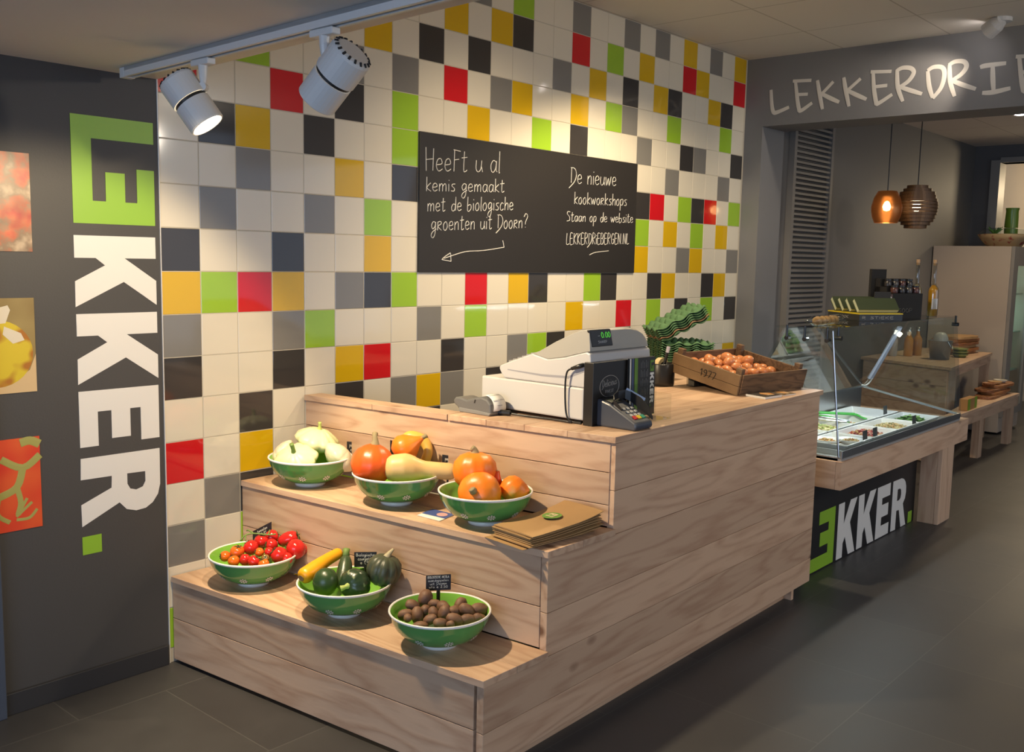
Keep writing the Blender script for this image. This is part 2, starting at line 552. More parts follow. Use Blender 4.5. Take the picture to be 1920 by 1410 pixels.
struct('wall_hall', bm, mat('hall_paint', (0.50, 0.43, 0.35), 0.7))
light('hall_lamp_light', 'POINT', (9.6, -0.8, 2.3), (9.6, -0.8, 0), 28, WARM, shadow_soft_size=0.1)

# floor of large slate-grey tiles
fm = bpy.data.materials.new('slate_floor_tiles')
fm.use_nodes = True
nt = fm.node_tree
b = nt.nodes['Principled BSDF']
tc = nt.nodes.new('ShaderNodeTexCoord')
mp = nt.nodes.new('ShaderNodeMapping')
mp.inputs['Location'].default_value = (0.13, 0.2, 0)
br = nt.nodes.new('ShaderNodeTexBrick')
br.offset = 0.5
br.inputs['Scale'].default_value = 1
br.inputs['Brick Width'].default_value = 0.6
br.inputs['Row Height'].default_value = 0.6
br.inputs['Mortar Size'].default_value = 0.002
br.inputs['Color1'].default_value = (0.041, 0.040, 0.042, 1)
br.inputs['Color2'].default_value = (0.052, 0.051, 0.052, 1)
br.inputs['Mortar'].default_value = (0.075, 0.073, 0.072, 1)
no = nt.nodes.new('ShaderNodeTexNoise')
no.inputs['Scale'].default_value = 2.6
no.inputs['Detail'].default_value = 7
no.inputs['Roughness'].default_value = 0.65
mr = nt.nodes.new('ShaderNodeMapRange')
mr.inputs['To Min'].default_value = 0.66
mr.inputs['To Max'].default_value = 1.4
hs = nt.nodes.new('ShaderNodeHueSaturation')
lk = nt.links.new
lk(tc.outputs['Object'], mp.inputs['Vector'])
lk(mp.outputs[0], br.inputs['Vector'])
lk(tc.outputs['Object'], no.inputs['Vector'])
lk(no.outputs['Fac'], mr.inputs['Value'])
lk(mr.outputs[0], hs.inputs['Value'])
lk(br.outputs['Color'], hs.inputs['Color'])
lk(hs.outputs['Color'], b.inputs['Base Color'])
mr2 = nt.nodes.new('ShaderNodeMapRange')
mr2.inputs['To Min'].default_value = 0.34
mr2.inputs['To Max'].default_value = 0.52
lk(no.outputs['Fac'], mr2.inputs['Value'])
lk(mr2.outputs[0], b.inputs['Roughness'])
bm = bmesh.new(); box(bm, -5.0, 10.4, -7.5, 0.10, -0.10, 0.0)
struct('floor', bm, fm)

# ceilings
cm = bpy.data.materials.new('ceiling_panels')
cm.use_nodes = True
nt = cm.node_tree
b = nt.nodes['Principled BSDF']
b.inputs['Roughness'].default_value = 0.85
tc = nt.nodes.new('ShaderNodeTexCoord')
mp = nt.nodes.new('ShaderNodeMapping')
mp.inputs['Location'].default_value = (0.14, 0.01, 0)
br = nt.nodes.new('ShaderNodeTexBrick')
br.offset = 0.0
br.inputs['Scale'].default_value = 1
br.inputs['Brick Width'].default_value = 0.62
br.inputs['Row Height'].default_value = 0.62
br.inputs['Mortar Size'].default_value = 0.006
br.inputs['Mortar Smooth'].default_value = 0.6
br.inputs['Color1'].default_value = (0.74, 0.70, 0.65, 1)
br.inputs['Color2'].default_value = (0.74, 0.70, 0.65, 1)
br.inputs['Mortar'].default_value = (0.50, 0.46, 0.42, 1)
nt.links.new(tc.outputs['Object'], mp.inputs['Vector'])
nt.links.new(mp.outputs[0], br.inputs['Vector'])
nt.links.new(br.outputs['Color'], b.inputs['Base Color'])
bm = bmesh.new(); box(bm, -0.40, 4.12, -6.0, 0.10, 2.79, 2.9)
struct('ceiling', bm, cm)
bm = bmesh.new(); prism(bm, [(-5.0, 0.0), (-0.002, 0.0), (-0.34, -6.0), (-5.0, -6.0)], 2.07, 2.785)
struct('ceiling_low', bm, mat('low_ceiling_paint', (0.66, 0.63, 0.60), 0.8))
bm = bmesh.new(); box(bm, 4.43, 10.4, -5.0, -0.0, 2.68, 2.8)
struct('ceiling_rear', bm, cm)

# ------------------------------------------------------------------ wall logo (reads downward), posters
LOGO = {
    'LE': [[(0, .002), (0, .285), (.072, .285), (.072, .068), (.272, .068), (.272, .113), (.177, .113), (.177, .180), (.272, .180), (.272, .222), (.160, .222), (.160, .285), (.346, .285), (.346, .002)]],
    'K': [[(.385, .001), (.385, .284), (.458, .284), (.458, .172), (.534, .284), (.617, .284), (.537, .167), (.618, .0), (.534, .001), (.482, .103), (.458, .072), (.458, .001)]],
    'E': [[(.897, 0), (.897, .283), (1.083, .283), (1.083, .215), (.969, .215), (.969, .177), (1.065, .177), (1.065, .110), (.969, .110), (.969, .063), (1.085, .063), (1.085, 0)]],
    'R': [[(1.122, 0), (1.122, .282), (1.250, .281), (1.285, .272), (1.312, .252), (1.328, .225), (1.331, .190), (1.320, .155), (1.292, .130), (1.354, -.002), (1.279, -.003), (1.236, .103), (1.195, .105), (1.194, -.002)],
          [(1.195, .160), (1.197, .226), (1.232, .226), (1.250, .216), (1.257, .192), (1.250, .170), (1.232, .160)]],
    'dot': [[(1.389, -.003), (1.389, .063), (1.451, .063), (1.451, -.003)]]}
LOGO['K2'] = [[(u + .256, v) for u, v in LOGO['K'][0]]]
# cap width K ends at .618+.256 = .874


def logo(parent, fmap, depth, green, white, scale=1.0, keys=('LE', 'K', 'K2', 'E', 'R', 'dot')):
    for k in keys:
        bm = bmesh.new()
        fill_poly(bm, LOGO[k], fmap, depth)
        p = obj('dot' if k == 'dot' else 'letter', bm, green if k in ('LE', 'dot') else white, parent)
        if k in ('LE', 'dot'):
            p['label'] = 'lime green vinyl shape'


t = thing('shop_lettering', 'vertical LEKKER lettering in white and lime vinyl on the charcoal wall', 'lettering', (-0.16, 0, 0.45))
logo(t, lambda u, v: (v - 0.305, -0.0004, 1.922 - u), (0, -0.0012, 0), LIME, VINYLW)


def pmat(name, build):
    mt = bpy.data.materials.new(name)
    mt.use_nodes = True
    build(mt.node_tree, mt.node_tree.nodes['Principled BSDF'])
    mt.node_tree.nodes['Principled BSDF'].inputs['Roughness'].default_value = 0.35
    return mt


def grains(nt, b):
    tc = nt.nodes.new('ShaderNodeTexCoord')
    v = nt.nodes.new('ShaderNodeTexVoronoi'); v.inputs['Scale'].default_value = 26; v.feature = 'SMOOTH_F1'
    n = nt.nodes.new('ShaderNodeTexNoise'); n.inputs['Scale'].default_value = 14; n.inputs['Detail'].default_value = 4
    nt.links.new(tc.outputs['Object'], v.inputs['Vector']); nt.links.new(tc.outputs['Object'], n.inputs['Vector'])
    r = nt.nodes.new('ShaderNodeValToRGB')
    e = r.color_ramp.elements
    e[0].position = 0.30; e[0].color = (0.62, 0.05, 0.03, 1)
    e[1].position = 0.72; e[1].color = (0.80, 0.60, 0.40, 1)
    q = r.color_ramp.elements.new(0.46); q.color = (0.66, 0.16, 0.06, 1)
    q = r.color_ramp.elements.new(0.56); q.color = (0.36, 0.24, 0.14, 1)
    nt.links.new(n.outputs['Fac'], r.inputs['Fac'])
    m2 = nt.nodes.new('ShaderNodeMixRGB'); m2.blend_type = 'MULTIPLY'; m2.inputs[0].default_value = 0.5
    rr = nt.nodes.new('ShaderNodeMapRange'); rr.inputs['From Max'].default_value = 0.6; rr.inputs['To Min'].default_value = 1.2; rr.inputs['To Max'].default_value = 0.3
    nt.links.new(v.outputs['Distance'], rr.inputs['Value'])
    nt.links.new(r.outputs['Color'], m2.inputs['Color1']); nt.links.new(rr.outputs[0], m2.inputs['Color2'])
    nt.links.new(m2.outputs[0], b.inputs['Base Color'])


OLIVE = mat('poster_olive', (0.24, 0.16, 0.05), 0.35, noise=(6, (0.36, 0.27, 0.10), 2, 0.3, 0.7))
posters = [('tomato salad', 1.481, 1.783, -0.436, pmat('poster_grains', grains)), ('oil jar', 1.04, 1.337, -0.438, OLIVE),
           ('vine tomatoes', 0.599, 0.895, -0.437, mat('poster_tomato_red', (0.68, 0.045, 0.02), 0.35, noise=(7, (0.75, 0.12, 0.03), 1, 0.35, 0.65)))]
lab = ['food poster of couscous and red peppers, uppermost on the charcoal wall', 'food poster of a round oil jar, middle one on the charcoal wall', 'food poster of vine tomatoes, lowest on the charcoal wall']
for (nm, za, zb, xr, m_), l_ in zip(posters, lab):
    t = thing('poster', l_, 'poster', (xr - 0.15, 0, za), group='food posters on the charcoal wall')
    bm = bmesh.new(); box(bm, xr - 0.30, xr, -0.0035, -0.0005, za, zb)
    obj('print_sheet', bm, m_, t)
    if nm == 'oil jar':
        cxj, czj = xr - 0.118, za + 0.125
        bm = bmesh.new()
        fill_poly(bm, [[(cxj + 0.11 * math.cos(a), czj + 0.105 * math.sin(a)) for a in [k * math.pi / 16 for k in range(32)]]], lambda a, c: (a, -0.0036, c), (0, -0.0002, 0))
        obj('jar_picture', bm, mat('poster_oil', (0.42, 0.16, 0.02), 0.3, noise=(9, (0.66, 0.50, 0.03), 2, 0.42, 0.5)), t)
        bm = bmesh.new()
        fill_poly(bm, [[(cxj - 0.08, czj + 0.085), (cxj + 0.03, czj + 0.095), (cxj + 0.045, czj + 0.135), (cxj + 0.038, czj + 0.15), (cxj - 0.08, czj + 0.12)]], lambda a, c: (a, -0.0039, c), (0, -0.0002, 0))
        fill_poly(bm, [[(cxj + 0.025, czj + 0.085), (cxj + 0.075, czj + 0.062), (cxj + 0.085, czj + 0.04), (cxj + 0.05, czj + 0.03), (cxj + 0.02, czj + 0.06)]], lambda a, c: (a, -0.0039, c), (0, -0.0002, 0))
        obj('jar_neck_picture', bm, mat('poster_cream', (0.72, 0.64, 0.50), 0.35), t)
        bm = bmesh.new()
        fill_poly(bm, [[(xr - 0.30, za), (xr, za), (xr, za + 0.12), (xr - 0.02, za + 0.07), (xr - 0.08, za + 0.03), (xr - 0.30, za + 0.012)]], lambda a, c: (a, -0.0036, c), (0, -0.0001, 0))
        obj('tabletop_picture', bm, mat('poster_sand', (0.66, 0.47, 0.25), 0.35), t)
    if nm == 'vine tomatoes':
        bm = bmesh.new()
        def V(pts, r):
            spine(bm, smooth_line([(xr - 0.30 + a, -0.0036, za + c) for a, c in pts]), r, 6)
        V([(0.18, .235), (.245, .20), (.30, .235)], .012); V([(.245, .20), (.225, .14), (.17, .115)], .012); V([(.225, .14), (.235, .09), (.225, .05)], .009)
        V([(.17, .115), (.165, .06), (.2, .03)], .007); V([(.225, .05), (.255, .10)], .005); V([(.22, .045), (.27, .085)], .005); V([(.22, .035), (.26, .035), (.285, .06)], .005); V([(.24, .28), (.27, .285), (.30, .27)], .014)
        for v in bm.verts:
            v.co.y = -0.0036 - max(0, -0.0036 - v.co.y) * 0.05
        obj('vine_picture', bm, mat('poster_vine', (0.38, 0.36, 0.10), 0.4), t)

# ------------------------------------------------------------------ chalkboard
t = thing('chalkboard', 'long black chalkboard with white handwriting on the tiled wall', 'chalkboard', (2.054, 0, 1.421))
bm = bmesh.new(); box(bm, 1.2155, 2.8885, -0.010, -0.0008, 1.4215, 2.0285)
obj('board', bm, mat('chalkboard_black', (0.021, 0.018, 0.016), 0.42, bump=(60, 0.03)), t, bevel=0.0015)
Y = -0.0112
EX = (1, 0, 0)
lines = [('HeeFt u al', (1.244, 1.862), (1.735, 1.893), 0.098), ('kemis gemaakt', (1.251, 1.775), (1.768, 1.803), 0.062), ('met de biologische', (1.261, 1.688), (1.835, 1.722), 0.063),
         ('groenten uit Doorn?', (1.285, 1.605), (1.945, 1.640), 0.068), ('De nieuwe', (2.275, 1.880), (2.683, 1.893), 0.083), ('kookworkshops', (2.313, 1.777), (2.79, 1.792), 0.062),
         ('Staan op de website', (2.253, 1.685), (2.857, 1.702), 0.052), ('LEKKERDRiEBERGEN.NL', (2.256, 1.567), (2.825, 1.583), 0.058)]
for s, p0, p1, h in lines:
    d = Vector((p1[0] - p0[0], 0, p1[1] - p0[1]))
    tot = text_strokes(s)[1]
    at = 0
    for wd in s.split(' '):
        ww = text_strokes(wd)[1]
        bm = bmesh.new()
        write(bm, wd, Vector((p0[0], Y, p0[1])) + d * (at / tot), d.normalized(), (0.04, 0, 1), d.length * ww / tot, h, 0.0019, 4)
        obj('chalk_word', bm, CHALK, t)
        at += ww + 8 + GL[' '][0] + 8
bm = bmesh.new()
for pts in ([(1.763, 1.574), (1.774, 1.542)], [(1.774, 1.542), (1.628, 1.524), (1.504, 1.516), (1.37, 1.484)], [(1.409, 1.509), (1.375, 1.492), (1.355, 1.478)], [(1.355, 1.478), (1.414, 1.471)], [(1.414, 1.471), (1.409, 1.509)]):
    spine(bm, smooth_line([(a, Y, c) for a, c in pts]), 0.0022, 4)
obj('chalk_arrow', bm, CHALK, t)
bm = bmesh.new(); spine(bm, smooth_line([(2.459, Y, 1.516), (2.515, Y, 1.531), (2.632, Y, 1.541)]), 0.0022, 4)
obj('chalk_underline', bm, CHALK, t)

# ------------------------------------------------------------------ header lettering on the right wall
H = {"L": [[[-0.172, 2.588], [-0.182, 2.497], [-0.196, 2.448], [-0.223, 2.445], [-0.301, 2.47]]], "E": [[[-0.318, 2.627], [-0.44, 2.62]], [[-0.335, 2.627], [-0.35, 2.535], [-0.366, 2.46], [-0.381, 2.441], [-0.453, 2.483]], [[-0.35, 2.542], [-0.422, 2.538]]], "K": [[[-0.479, 2.616], [-0.499, 2.53], [-0.522, 2.438]], [[-0.582, 2.598], [-0.51, 2.529]], [[-0.509, 2.533], [-0.566, 2.502], [-0.626, 2.472]]], "K2": [[[-0.646, 2.616], [-0.663, 2.54], [-0.689, 2.441]], [[-0.751, 2.599], [-0.674, 2.537]], [[-0.672, 2.537], [-0.733, 2.504], [-0.794, 2.474]]], "E2": [[[-0.809, 2.631], [-0.933, 2.621]], [[-0.824, 2.631], [-0.834, 2.54], [-0.852, 2.456], [-0.865, 2.443], [-0.946, 2.489]], [[-0.835, 2.542], [-0.913, 2.543]]], "R": [[[-0.965, 2.628], [-0.976, 2.526], [-1.01, 2.443]], [[-0.962, 2.62], [-0.994, 2.634], [-1.038, 2.629], [-1.06, 2.61], [-1.057, 2.586], [-1.032, 2.553], [-0.985, 2.525]], [[-0.988, 2.527], [-1.043, 2.504], [-1.117, 2.475]]], "D": [[[-1.14, 2.601], [-1.154, 2.517], [-1.178, 2.448]], [[-1.14, 2.603], [-1.17, 2.619], [-1.213, 2.615], [-1.232, 2.591], [-1.233, 2.548], [-1.218, 2.495], [-1.178, 2.445]]], "R2": [[[-1.259, 2.623], [-1.269, 2.529], [-1.298, 2.445]], [[-1.254, 2.62], [-1.285, 2.636], [-1.33, 2.633], [-1.35, 2.613], [-1.345, 2.587], [-1.32, 2.559], [-1.269, 2.529]], [[-1.277, 2.534], [-1.332, 2.507], [-1.409, 2.475]]], "I": [[[-1.423, 2.59], [-1.452, 2.596], [-1.556, 2.598]], [[-1.488, 2.592], [-1.494, 2.522], [-1.502, 2.459]], [[-1.444, 2.451], [-1.499, 2.449], [-1.588, 2.463]]]}
H['E3'] = [[[a - 1.284, c] for a, c in s] for s in H['E']]
t = thing('header_lettering', 'hand-drawn pale LEKKERDRIE lettering along the grey header over the opening', 'lettering', (4.12, -0.9, 2.44))
HL = mat('header_letter_paint', (0.66, 0.63, 0.58), 0.5)
for k, sts in H.items():
    bm = bmesh.new()
    for s in sts:
        p = smooth_line([(4.1195, a, c) for a, c in s], 4)
        n = len(p)
        spine(bm, p, [0.0132 * (0.75 + 0.25 * math.sin(math.pi * min(1, max(0.0, i / (n - 1))))) for i in range(n)], 8)
    for v in bm.verts:
        v.co.x = 4.1195 - (4.1195 - v.co.x) * 0.06 - 0.001
    obj('letter', bm, HL, t)

# ------------------------------------------------------------------ track with spotlights
t = thing('lighting_track', 'white lighting track along the edge of the low ceiling', 'light track', (-0.23, -1.6, 2.07))
bm = bmesh.new()
TX = lambda y: -0.158 + 0.045 * y


def rail(bm, a, b_, y0, y1, z0, z1):
    prism(bm, [(TX(y0) + a, y0), (TX(y0) + b_, y0), (TX(y1) + b_, y1), (TX(y1) + a, y1)], z0, z1)


for a, b_ in ((-.019, -.008), (.008, .019)):
    rail(bm, a, b_, -3.2, -0.125, 2.040, 2.0695)
rail(bm, -.019, .019, -3.2, -0.125, 2.058, 2.0695)
obj('rail', bm, WHITEPAINT, t)
bm = bmesh.new(); rail(bm, -.0075, .0075, -3.19, -0.16, 2.046, 2.0579)
obj('slot', bm, BLACKM, t)
bm = bmesh.new(); rail(bm, -.020, .020, -0.1245, -0.095, 2.038, 2.0695)
obj('end_cap', bm, WHITEPAINT, t, bevel=0.002)
LAMPGLOW = mat('lamp_glow', (1, 0.9, 0.7), 0.4, emis=14, emcol=(1, 0.86, 0.62))


def track_spot(y, axis, label, power, beam, lit=True):
    """adapter, arm and a two-part cylinder head with a dark ring"""
    t = xt = TX(y)
    t = thing('track_spotlight', label, 'spotlight', (xt, y, 2.036), group='white spotlights on the ceiling track')
    d = Vector(axis).normalized()
    piv = Vector((xt, y, 1.962))
    bm = bmesh.new()
    box(bm, xt - 0.014, xt + 0.014, y - 0.045, y + 0.045, 2.022, 2.0395)
    obj('adapter', bm, WHITEPAINT, t, bevel=0.003)
    bm = bmesh.new()
    spine(bm, [(xt, y, 2.024), (xt, y, 2.0), (xt, y, 1.966)], [0.014, 0.013, 0.008], 12)
    side = d.cross(Vector((0, 0, 1))).normalized()
    spine(bm, [piv - side * 0.012, piv + side * 0.012], 0.012, 14)
    obj('arm', bm, WHITEPAINT, t, smooth=False)
    # head hangs beside the pivot
    off = Vector((d.x, d.y, 0)).normalized()
    top = piv - d * 0.055 - Vector((0, 0, 0.02)) - off * 0.052
    mz = d.to_track_quat('Z', 'Y').to_matrix().to_4x4()
    mz.translation = top
    bm = bmesh.new()
    lathe(bm, [(0, 0), (0.040, 0), (0.050, 0.004), (0.054, 0.012), (0.054, 0.078)], 32)
    bm.transform(mz)
    h = obj('head', bm, WHITEPAINT, t, smooth=False)
    bm = bmesh.new()
    for k in range(18):
        a = 2 * math.pi * k / 18
        spine(bm, [(0.043 * math.cos(a), 0.043 * math.sin(a), -0.0005), (0.051 * math.cos(a), 0.051 * math.sin(a), 0.005)], 0.0032, 6)
    bm.transform(mz)
    obj('cooling_slot', bm, BLACKM, h)
    bm = bmesh.new(); lathe(bm, [(0.049, 0.078), (0.049, 0.088)], 32); bm.transform(mz)
    obj('dark_ring', bm, BLACK, t)
    bm = bmesh.new()
    lathe(bm, [(0.049, 0.087), (0.052, 0.088), (0.052, 0.160), (0.050, 0.163), (0.047, 0.163), (0.042, 0.152)], 32)
    bm.transform(mz)
    obj('reflector_housing', bm, WHITEPAINT, t)
    bm = bmesh.new(); lathe(bm, [(0.0, 0.150), (0.042, 0.152)], 32); bm.transform(mz)
    obj('lens', bm, LAMPGLOW, t)
    if power:
        p = top + d * 0.172
        light('track_spot_light', 'SPOT', p, p + d, power, WARM, spot_size=beam, spot_blend=0.4, shadow_soft_size=0.028)


track_spot(-0.589, (0.36, -0.46, -0.81), 'white track spotlight nearer the wall corner, its lit lens turned into the room', 140, 1.95)
track_spot(-1.181, (-0.12, 0.72, -0.66), 'white track spotlight turned to the charcoal wall, back with cooling slots showing', 62, 1.50)

# spot over the header, recessed lamp in the rear ceiling
t = thing('ceiling_spotlight', 'bright ceiling spotlight in front of the grey header', 'spotlight', (3.90, -1.56, 2.79))
bm = bmesh.new(); lathe(bm, [(0, 0), (0.05, 0), (0.05, -0.02), (0.012, -0.025), (0.012, -0.03), (0, -0.03)], 20, (3.90, -1.58, 2.79))
obj('mount', bm, WHITEPAINT, t)
dv = (Vector((4.12, -0.95, 2.40)) - Vector((3.88, -1.54, 2.74))).normalized()
mz = dv.to_track_quat('Z', 'Y').to_matrix().to_4x4(); mz.translation = Vector((3.87, -1.55, 2.745)) - dv * 0.05
bm = bmesh.new(); lathe(bm, [(0, 0), (0.03, 0), (0.042, 0.03), (0.046, 0.09), (0.044, 0.09), (0.04, 0.075)], 24); bm.transform(mz)
obj('head', bm, WHITEPAINT, t)
bm = bmesh.new(); lathe(bm, [(0, 0.078), (0.040, 0.076)], 24); bm.transform(mz)
obj('lens', bm, mat('header_lamp_glow', (1, 0.92, 0.9), 0.4, emis=22, emcol=(1, 0.92, 0.88)), t)
p = Vector((3.87, -1.55, 2.745)) + dv * 0.05
light('header_spot_light', 'SPOT', p, p + dv, 18, (1.0, 0.84, 0.66), spot_size=1.1, spot_blend=0.7, shadow_soft_size=0.035)
t = thing('recessed_spotlight', 'small bright recessed lamp in the rear room ceiling', 'ceiling lamp', (6.7, -0.985, 2.68))
bm = bmesh.new(); lathe(bm, [(0.045, 0), (0.06, -0.004), (0.06, 0)], 20, (6.7, -0.985, 2.68)); obj('trim_ring', bm, WHITEPAINT, t)
bm = bmesh.new(); lathe(bm, [(0, -0.002), (0.045, -0.002)], 20, (6.7, -0.985, 2.68)); obj('lens', bm, mat('header_lamp_glow', (1, 1, 1)), t)
light('rear_spot_light', 'SPOT', (6.7, -0.985, 2.66), (6.6, -0.8, 0), 70, WARM, spot_size=2.2, spot_blend=0.8, shadow_soft_size=0.05)
# ------------------------------------------------------------------ stepped wooden counter
def yl(x):
    return -1.424 + 0.0255 * x


S1 = lambda y: 0.012 - 0.0955 * y
S2 = lambda y: 0.308 - 0.0855 * y
S3 = lambda y: 0.606 - 0.1150 * y
H1, H2, H3 = 0.325, 0.632, 0.9325
YB = -0.006
t = thing('stepped_counter', 'pine counter with two produce steps at its end and a planked long side', 'counter', (1.2, -0.72, 0))


def board_run(bm, fx, dx, yb, yf, zs, gap=0.0012):
    """horizontal boards with their front at x=fx(y)"""
    for z0, z1 in zip(zs, zs[1:]):
        poly = [(fx(yb), yb), (fx(yf), yf), (fx(yf) + dx, yf), (fx(yb) + dx, yb)]
        prism(bm, poly, z0 + gap, z1 - gap)


for fx, zs, y0 in ((S1, [0.012, 0.168, 0.303], YB), (S2, [0.326, 0.455, 0.61], YB), (S3, [0.634, 0.705, 0.812, 0.9105], YB)):
    bm = bmesh.new()
    board_run(bm, fx, 0.02, y0, yl(0.4) + 0.0285, zs)
    obj('riser', bm, WOODY, t, bevel=0.0012)
for fx, gx, z in ((S1, S2, H1), (S2, S3, H2)):
    bm = bmesh.new()
    yf = yl(fx(-1.4)) - 0.003
    mid = 0.5
    for a, b_ in ((0, mid), (mid, 1)):
        f0 = lambda y: fx(y) - 0.006 + (gx(y) + 0.004 - fx(y)) * a + (0.0006 if a else 0)
        f1 = lambda y: fx(y) - 0.006 + (gx(y) + 0.004 - fx(y)) * b_ - 0.0006
        prism(bm, [(f0(YB), YB), (f0(yf), yf), (f1(yf), yf), (f1(YB), YB)], z - 0.0215, z)
    obj('tread', bm, WOODY, t, bevel=0.0015)
# long side: boards cut to the stepped outline
bm = bmesh.new()
zs = [0.055, 0.165, 0.3035, 0.44, 0.61, 0.755, 0.9105]
xr = 2.395
for i, (z0, z1) in enumerate(zip(zs, zs[1:])):
    x0 = (0.1465 if z0 < 0.30 else 0.4275 if z0 < 0.6 else 0.7685)
    th = 0.026
    prism(bm, [(x0, yl(x0)), (xr, yl(xr)), (xr, yl(xr) + th), (x0, yl(x0) + th)], z0 + 0.0008, z1 - 0.0008)
obj('side_panel', bm, WOODX, t, bevel=0.0012)
bm = bmesh.new(); prism(bm, [(0.175, yl(0.17) + 0.05), (2.30, yl(2.30) + 0.05), (2.30, yl(2.3) + 0.075), (0.175, yl(0.17) + 0.075)], 0.0, 0.07)
box(bm, 2.24, 2.262, yl(2.25) + 0.016, yl(2.25) + 0.05, 0.0, 0.07)
obj('plinth', bm, WOODX, t)
bm = bmesh.new()
for z0, z1 in zip([0.055, 0.30, 0.61, 0.9105], [0.2985, 0.6085, 0.9105]):
    prism(bm, [(xr - 0.022, yl(xr) + 0.03), (xr, yl(xr) + 0.03), (xr, -0.76), (xr - 0.022, -0.76)], z0, z1)
obj('end_panel', bm, WOODY, t)
bm = bmesh.new()
prism(bm, [(0.75, -0.79), (2.36, -0.79), (2.36, -0.765), (0.75, -0.765)], 0.03, 0.9105)
obj('back_panel', bm, WOODX, t)
bm = bmesh.new()
f0 = lambda y: S3(y) - 0.008
prism(bm, [(f0(YB), YB), (f0(-0.368), -0.368), (f0(-0.368) + 0.085, -0.368), (f0(YB) + 0.085, YB)], H3 - 0.0215, H3)
prism(bm, [(f0(-0.37), -0.37), (f0(-0.728), -0.728), (f0(-0.728) + 0.085, -0.728), (f0(-0.37) + 0.085, -0.37)], H3 - 0.0215, H3)
obj('cap_rail', bm, WOODY, t, bevel=0.0015)
bm = bmesh.new()
yy = [-0.732, -0.90, -1.06, -1.23, 0]
for i in range(4):
    def ed(x, k):
        return yl(x) - 0.004 if k == 4 else yy[k] + 0.02 * (x - 0.7) * (k > 0)
    a0, a1 = f0(yy[i]), f0(yy[i + 1] if i < 3 else -1.41)
    xe = 2.424
    prism(bm, [(a0, ed(a0, i) - 0.0005), (a1, ed(a1, i + 1) + 0.0005), (xe, ed(xe, i + 1) + 0.0005), (xe, ed(xe, i) - 0.0005)], H3 - 0.0215, H3)
wt = obj('worktop', bm, WOODX, None, bevel=0.0015)
tag(wt, 'pine plank worktop lying on the stepped counter under the till', 'worktop')

# ------------------------------------------------------------------ serving bowls
BG = mat('bowl_green', (0.095, 0.32, 0.085), 0.12, coat=0.3)
BG2 = mat('bowl_inside_green', (0.20, 0.46, 0.06), 0.12)


def make_bowl(label, loc):
    bm = bmesh.new()
    prof = [(0.0, 0.014), (0.056, 0.014), (0.080, 0.0185), (0.1145, 0.0365), (0.1355, 0.060), (0.1485, 0.086), (0.1535, 0.1025), (0.1558, 0.106), (0.1552, 0.1098), (0.152, 0.1105), (0.1488, 0.107), (0.142, 0.086), (0.129, 0.063), (0.108, 0.0415), (0.07, 0.024), (0, 0.021)]
    mis = [0, 0, 0, 0, 0, 0, 1, 1, 1, 1, 2, 2, 2, 2, 2]
    lathe(bm, prof, 56, mis=mis)

    def flower(ang, pr, inn):
        (r0, z0), (r1, z1) = pr
        rm, zm = (r0 + r1) / 2, (z0 + z1) / 2
        er = Vector((math.cos(ang), math.sin(ang), 0))
        tv = Vector((-math.sin(ang), math.cos(ang), 0))
        uv = (er * (r1 - r0) + Vector((0, 0, z1 - z0))).normalized()
        nv = tv.cross(uv) * (-1 if inn else 1)
        c = er * (rm + (-0.0008 if inn else 0.0008)) + Vector((0, 0, zm)) + nv * (0.0012)
        for k in range(9):
            a = 2 * math.pi * k / 8
            cc = c if k == 8 else c + (tv * math.cos(a) + uv * math.sin(a)) * 0.0100
            rad = (0.0034, 0.0034) if k == 8 else (0.0024, 0.0046)
            d1 = tv if k == 8 else (tv * -math.sin(a) + uv * math.cos(a))
            d2 = uv if k == 8 else (tv * math.cos(a) + uv * math.sin(a))
            vs = [bm.verts.new(cc + d1 * rad[0] * math.cos(q) + d2 * rad[1] * math.sin(q)) for q in [2 * math.pi * j / 8 for j in range(8)]]
            bm.faces.new(vs).material_index = 1
    for k in range(9):
        flower(k * 2 * math.pi / 9 + 0.35, ((0.1145, 0.0365), (0.1355, 0.060)), False)
    for k in range(7):
        flower(k * 2 * math.pi / 7 + 0.2, ((0.142, 0.086), (0.129, 0.063)), True)
    me = bpy.data.meshes.new('serving_bowl')
    for f in bm.faces:
        f.smooth = len(f.verts) == 4
    bm.to_mesh(me); bm.free()
    for x in (BG, PORCELAIN, BG2):
        me.materials.append(x)
    o = bpy.data.objects.new('serving_bowl', me)
    COL.objects.link(o)
    o.location = loc
    tag(o, label, 'bowl', 'green flowered bowls on the steps')
    bm = bmesh.new(); lathe(bm, [(0.0, 0.004), (0.051, 0.004), (0.052, 0.0), (0.056, 0.0), (0.059, 0.0138), (0.0, 0.0138)], 40)
    f = obj('foot_ring', bm, PORCELAIN, o, smooth=True, world=False)
    f['label'] = 'white unglazed-looking foot ring'
    return o


HA, HB = H1 + .0004, H2 + .0004
B = {'b1': (.451, -.239, HB), 'b2': (.496, -.671, HB), 'b3': (.53, -1.061, HB), 'b4': (.175, -.275, HA), 'b5': (.210, -.738, HA), 'b6': (.245, -1.145, HA)}
bl = {'b1': 'green flowered bowl on the middle step holding white pattypan squashes', 'b2': 'green flowered bowl on the middle step with the pale butternut squash', 'b3': 'green flowered bowl of orange pumpkins beside the paper bags',
      'b4': 'green flowered bowl of tomatoes on the lowest step', 'b5': 'green flowered bowl on the lowest step with courgettes and dark squashes', 'b6': 'green flowered bowl of brown potatoes on the lowest step'}
b0 = make_bowl(bl['b1'], B['b1'])
for i, k in enumerate(('b2', 'b3', 'b4', 'b5', 'b6')):
    copy_tree(b0, B[k], (0, 0, 0.5 * i + 0.4), bl[k])


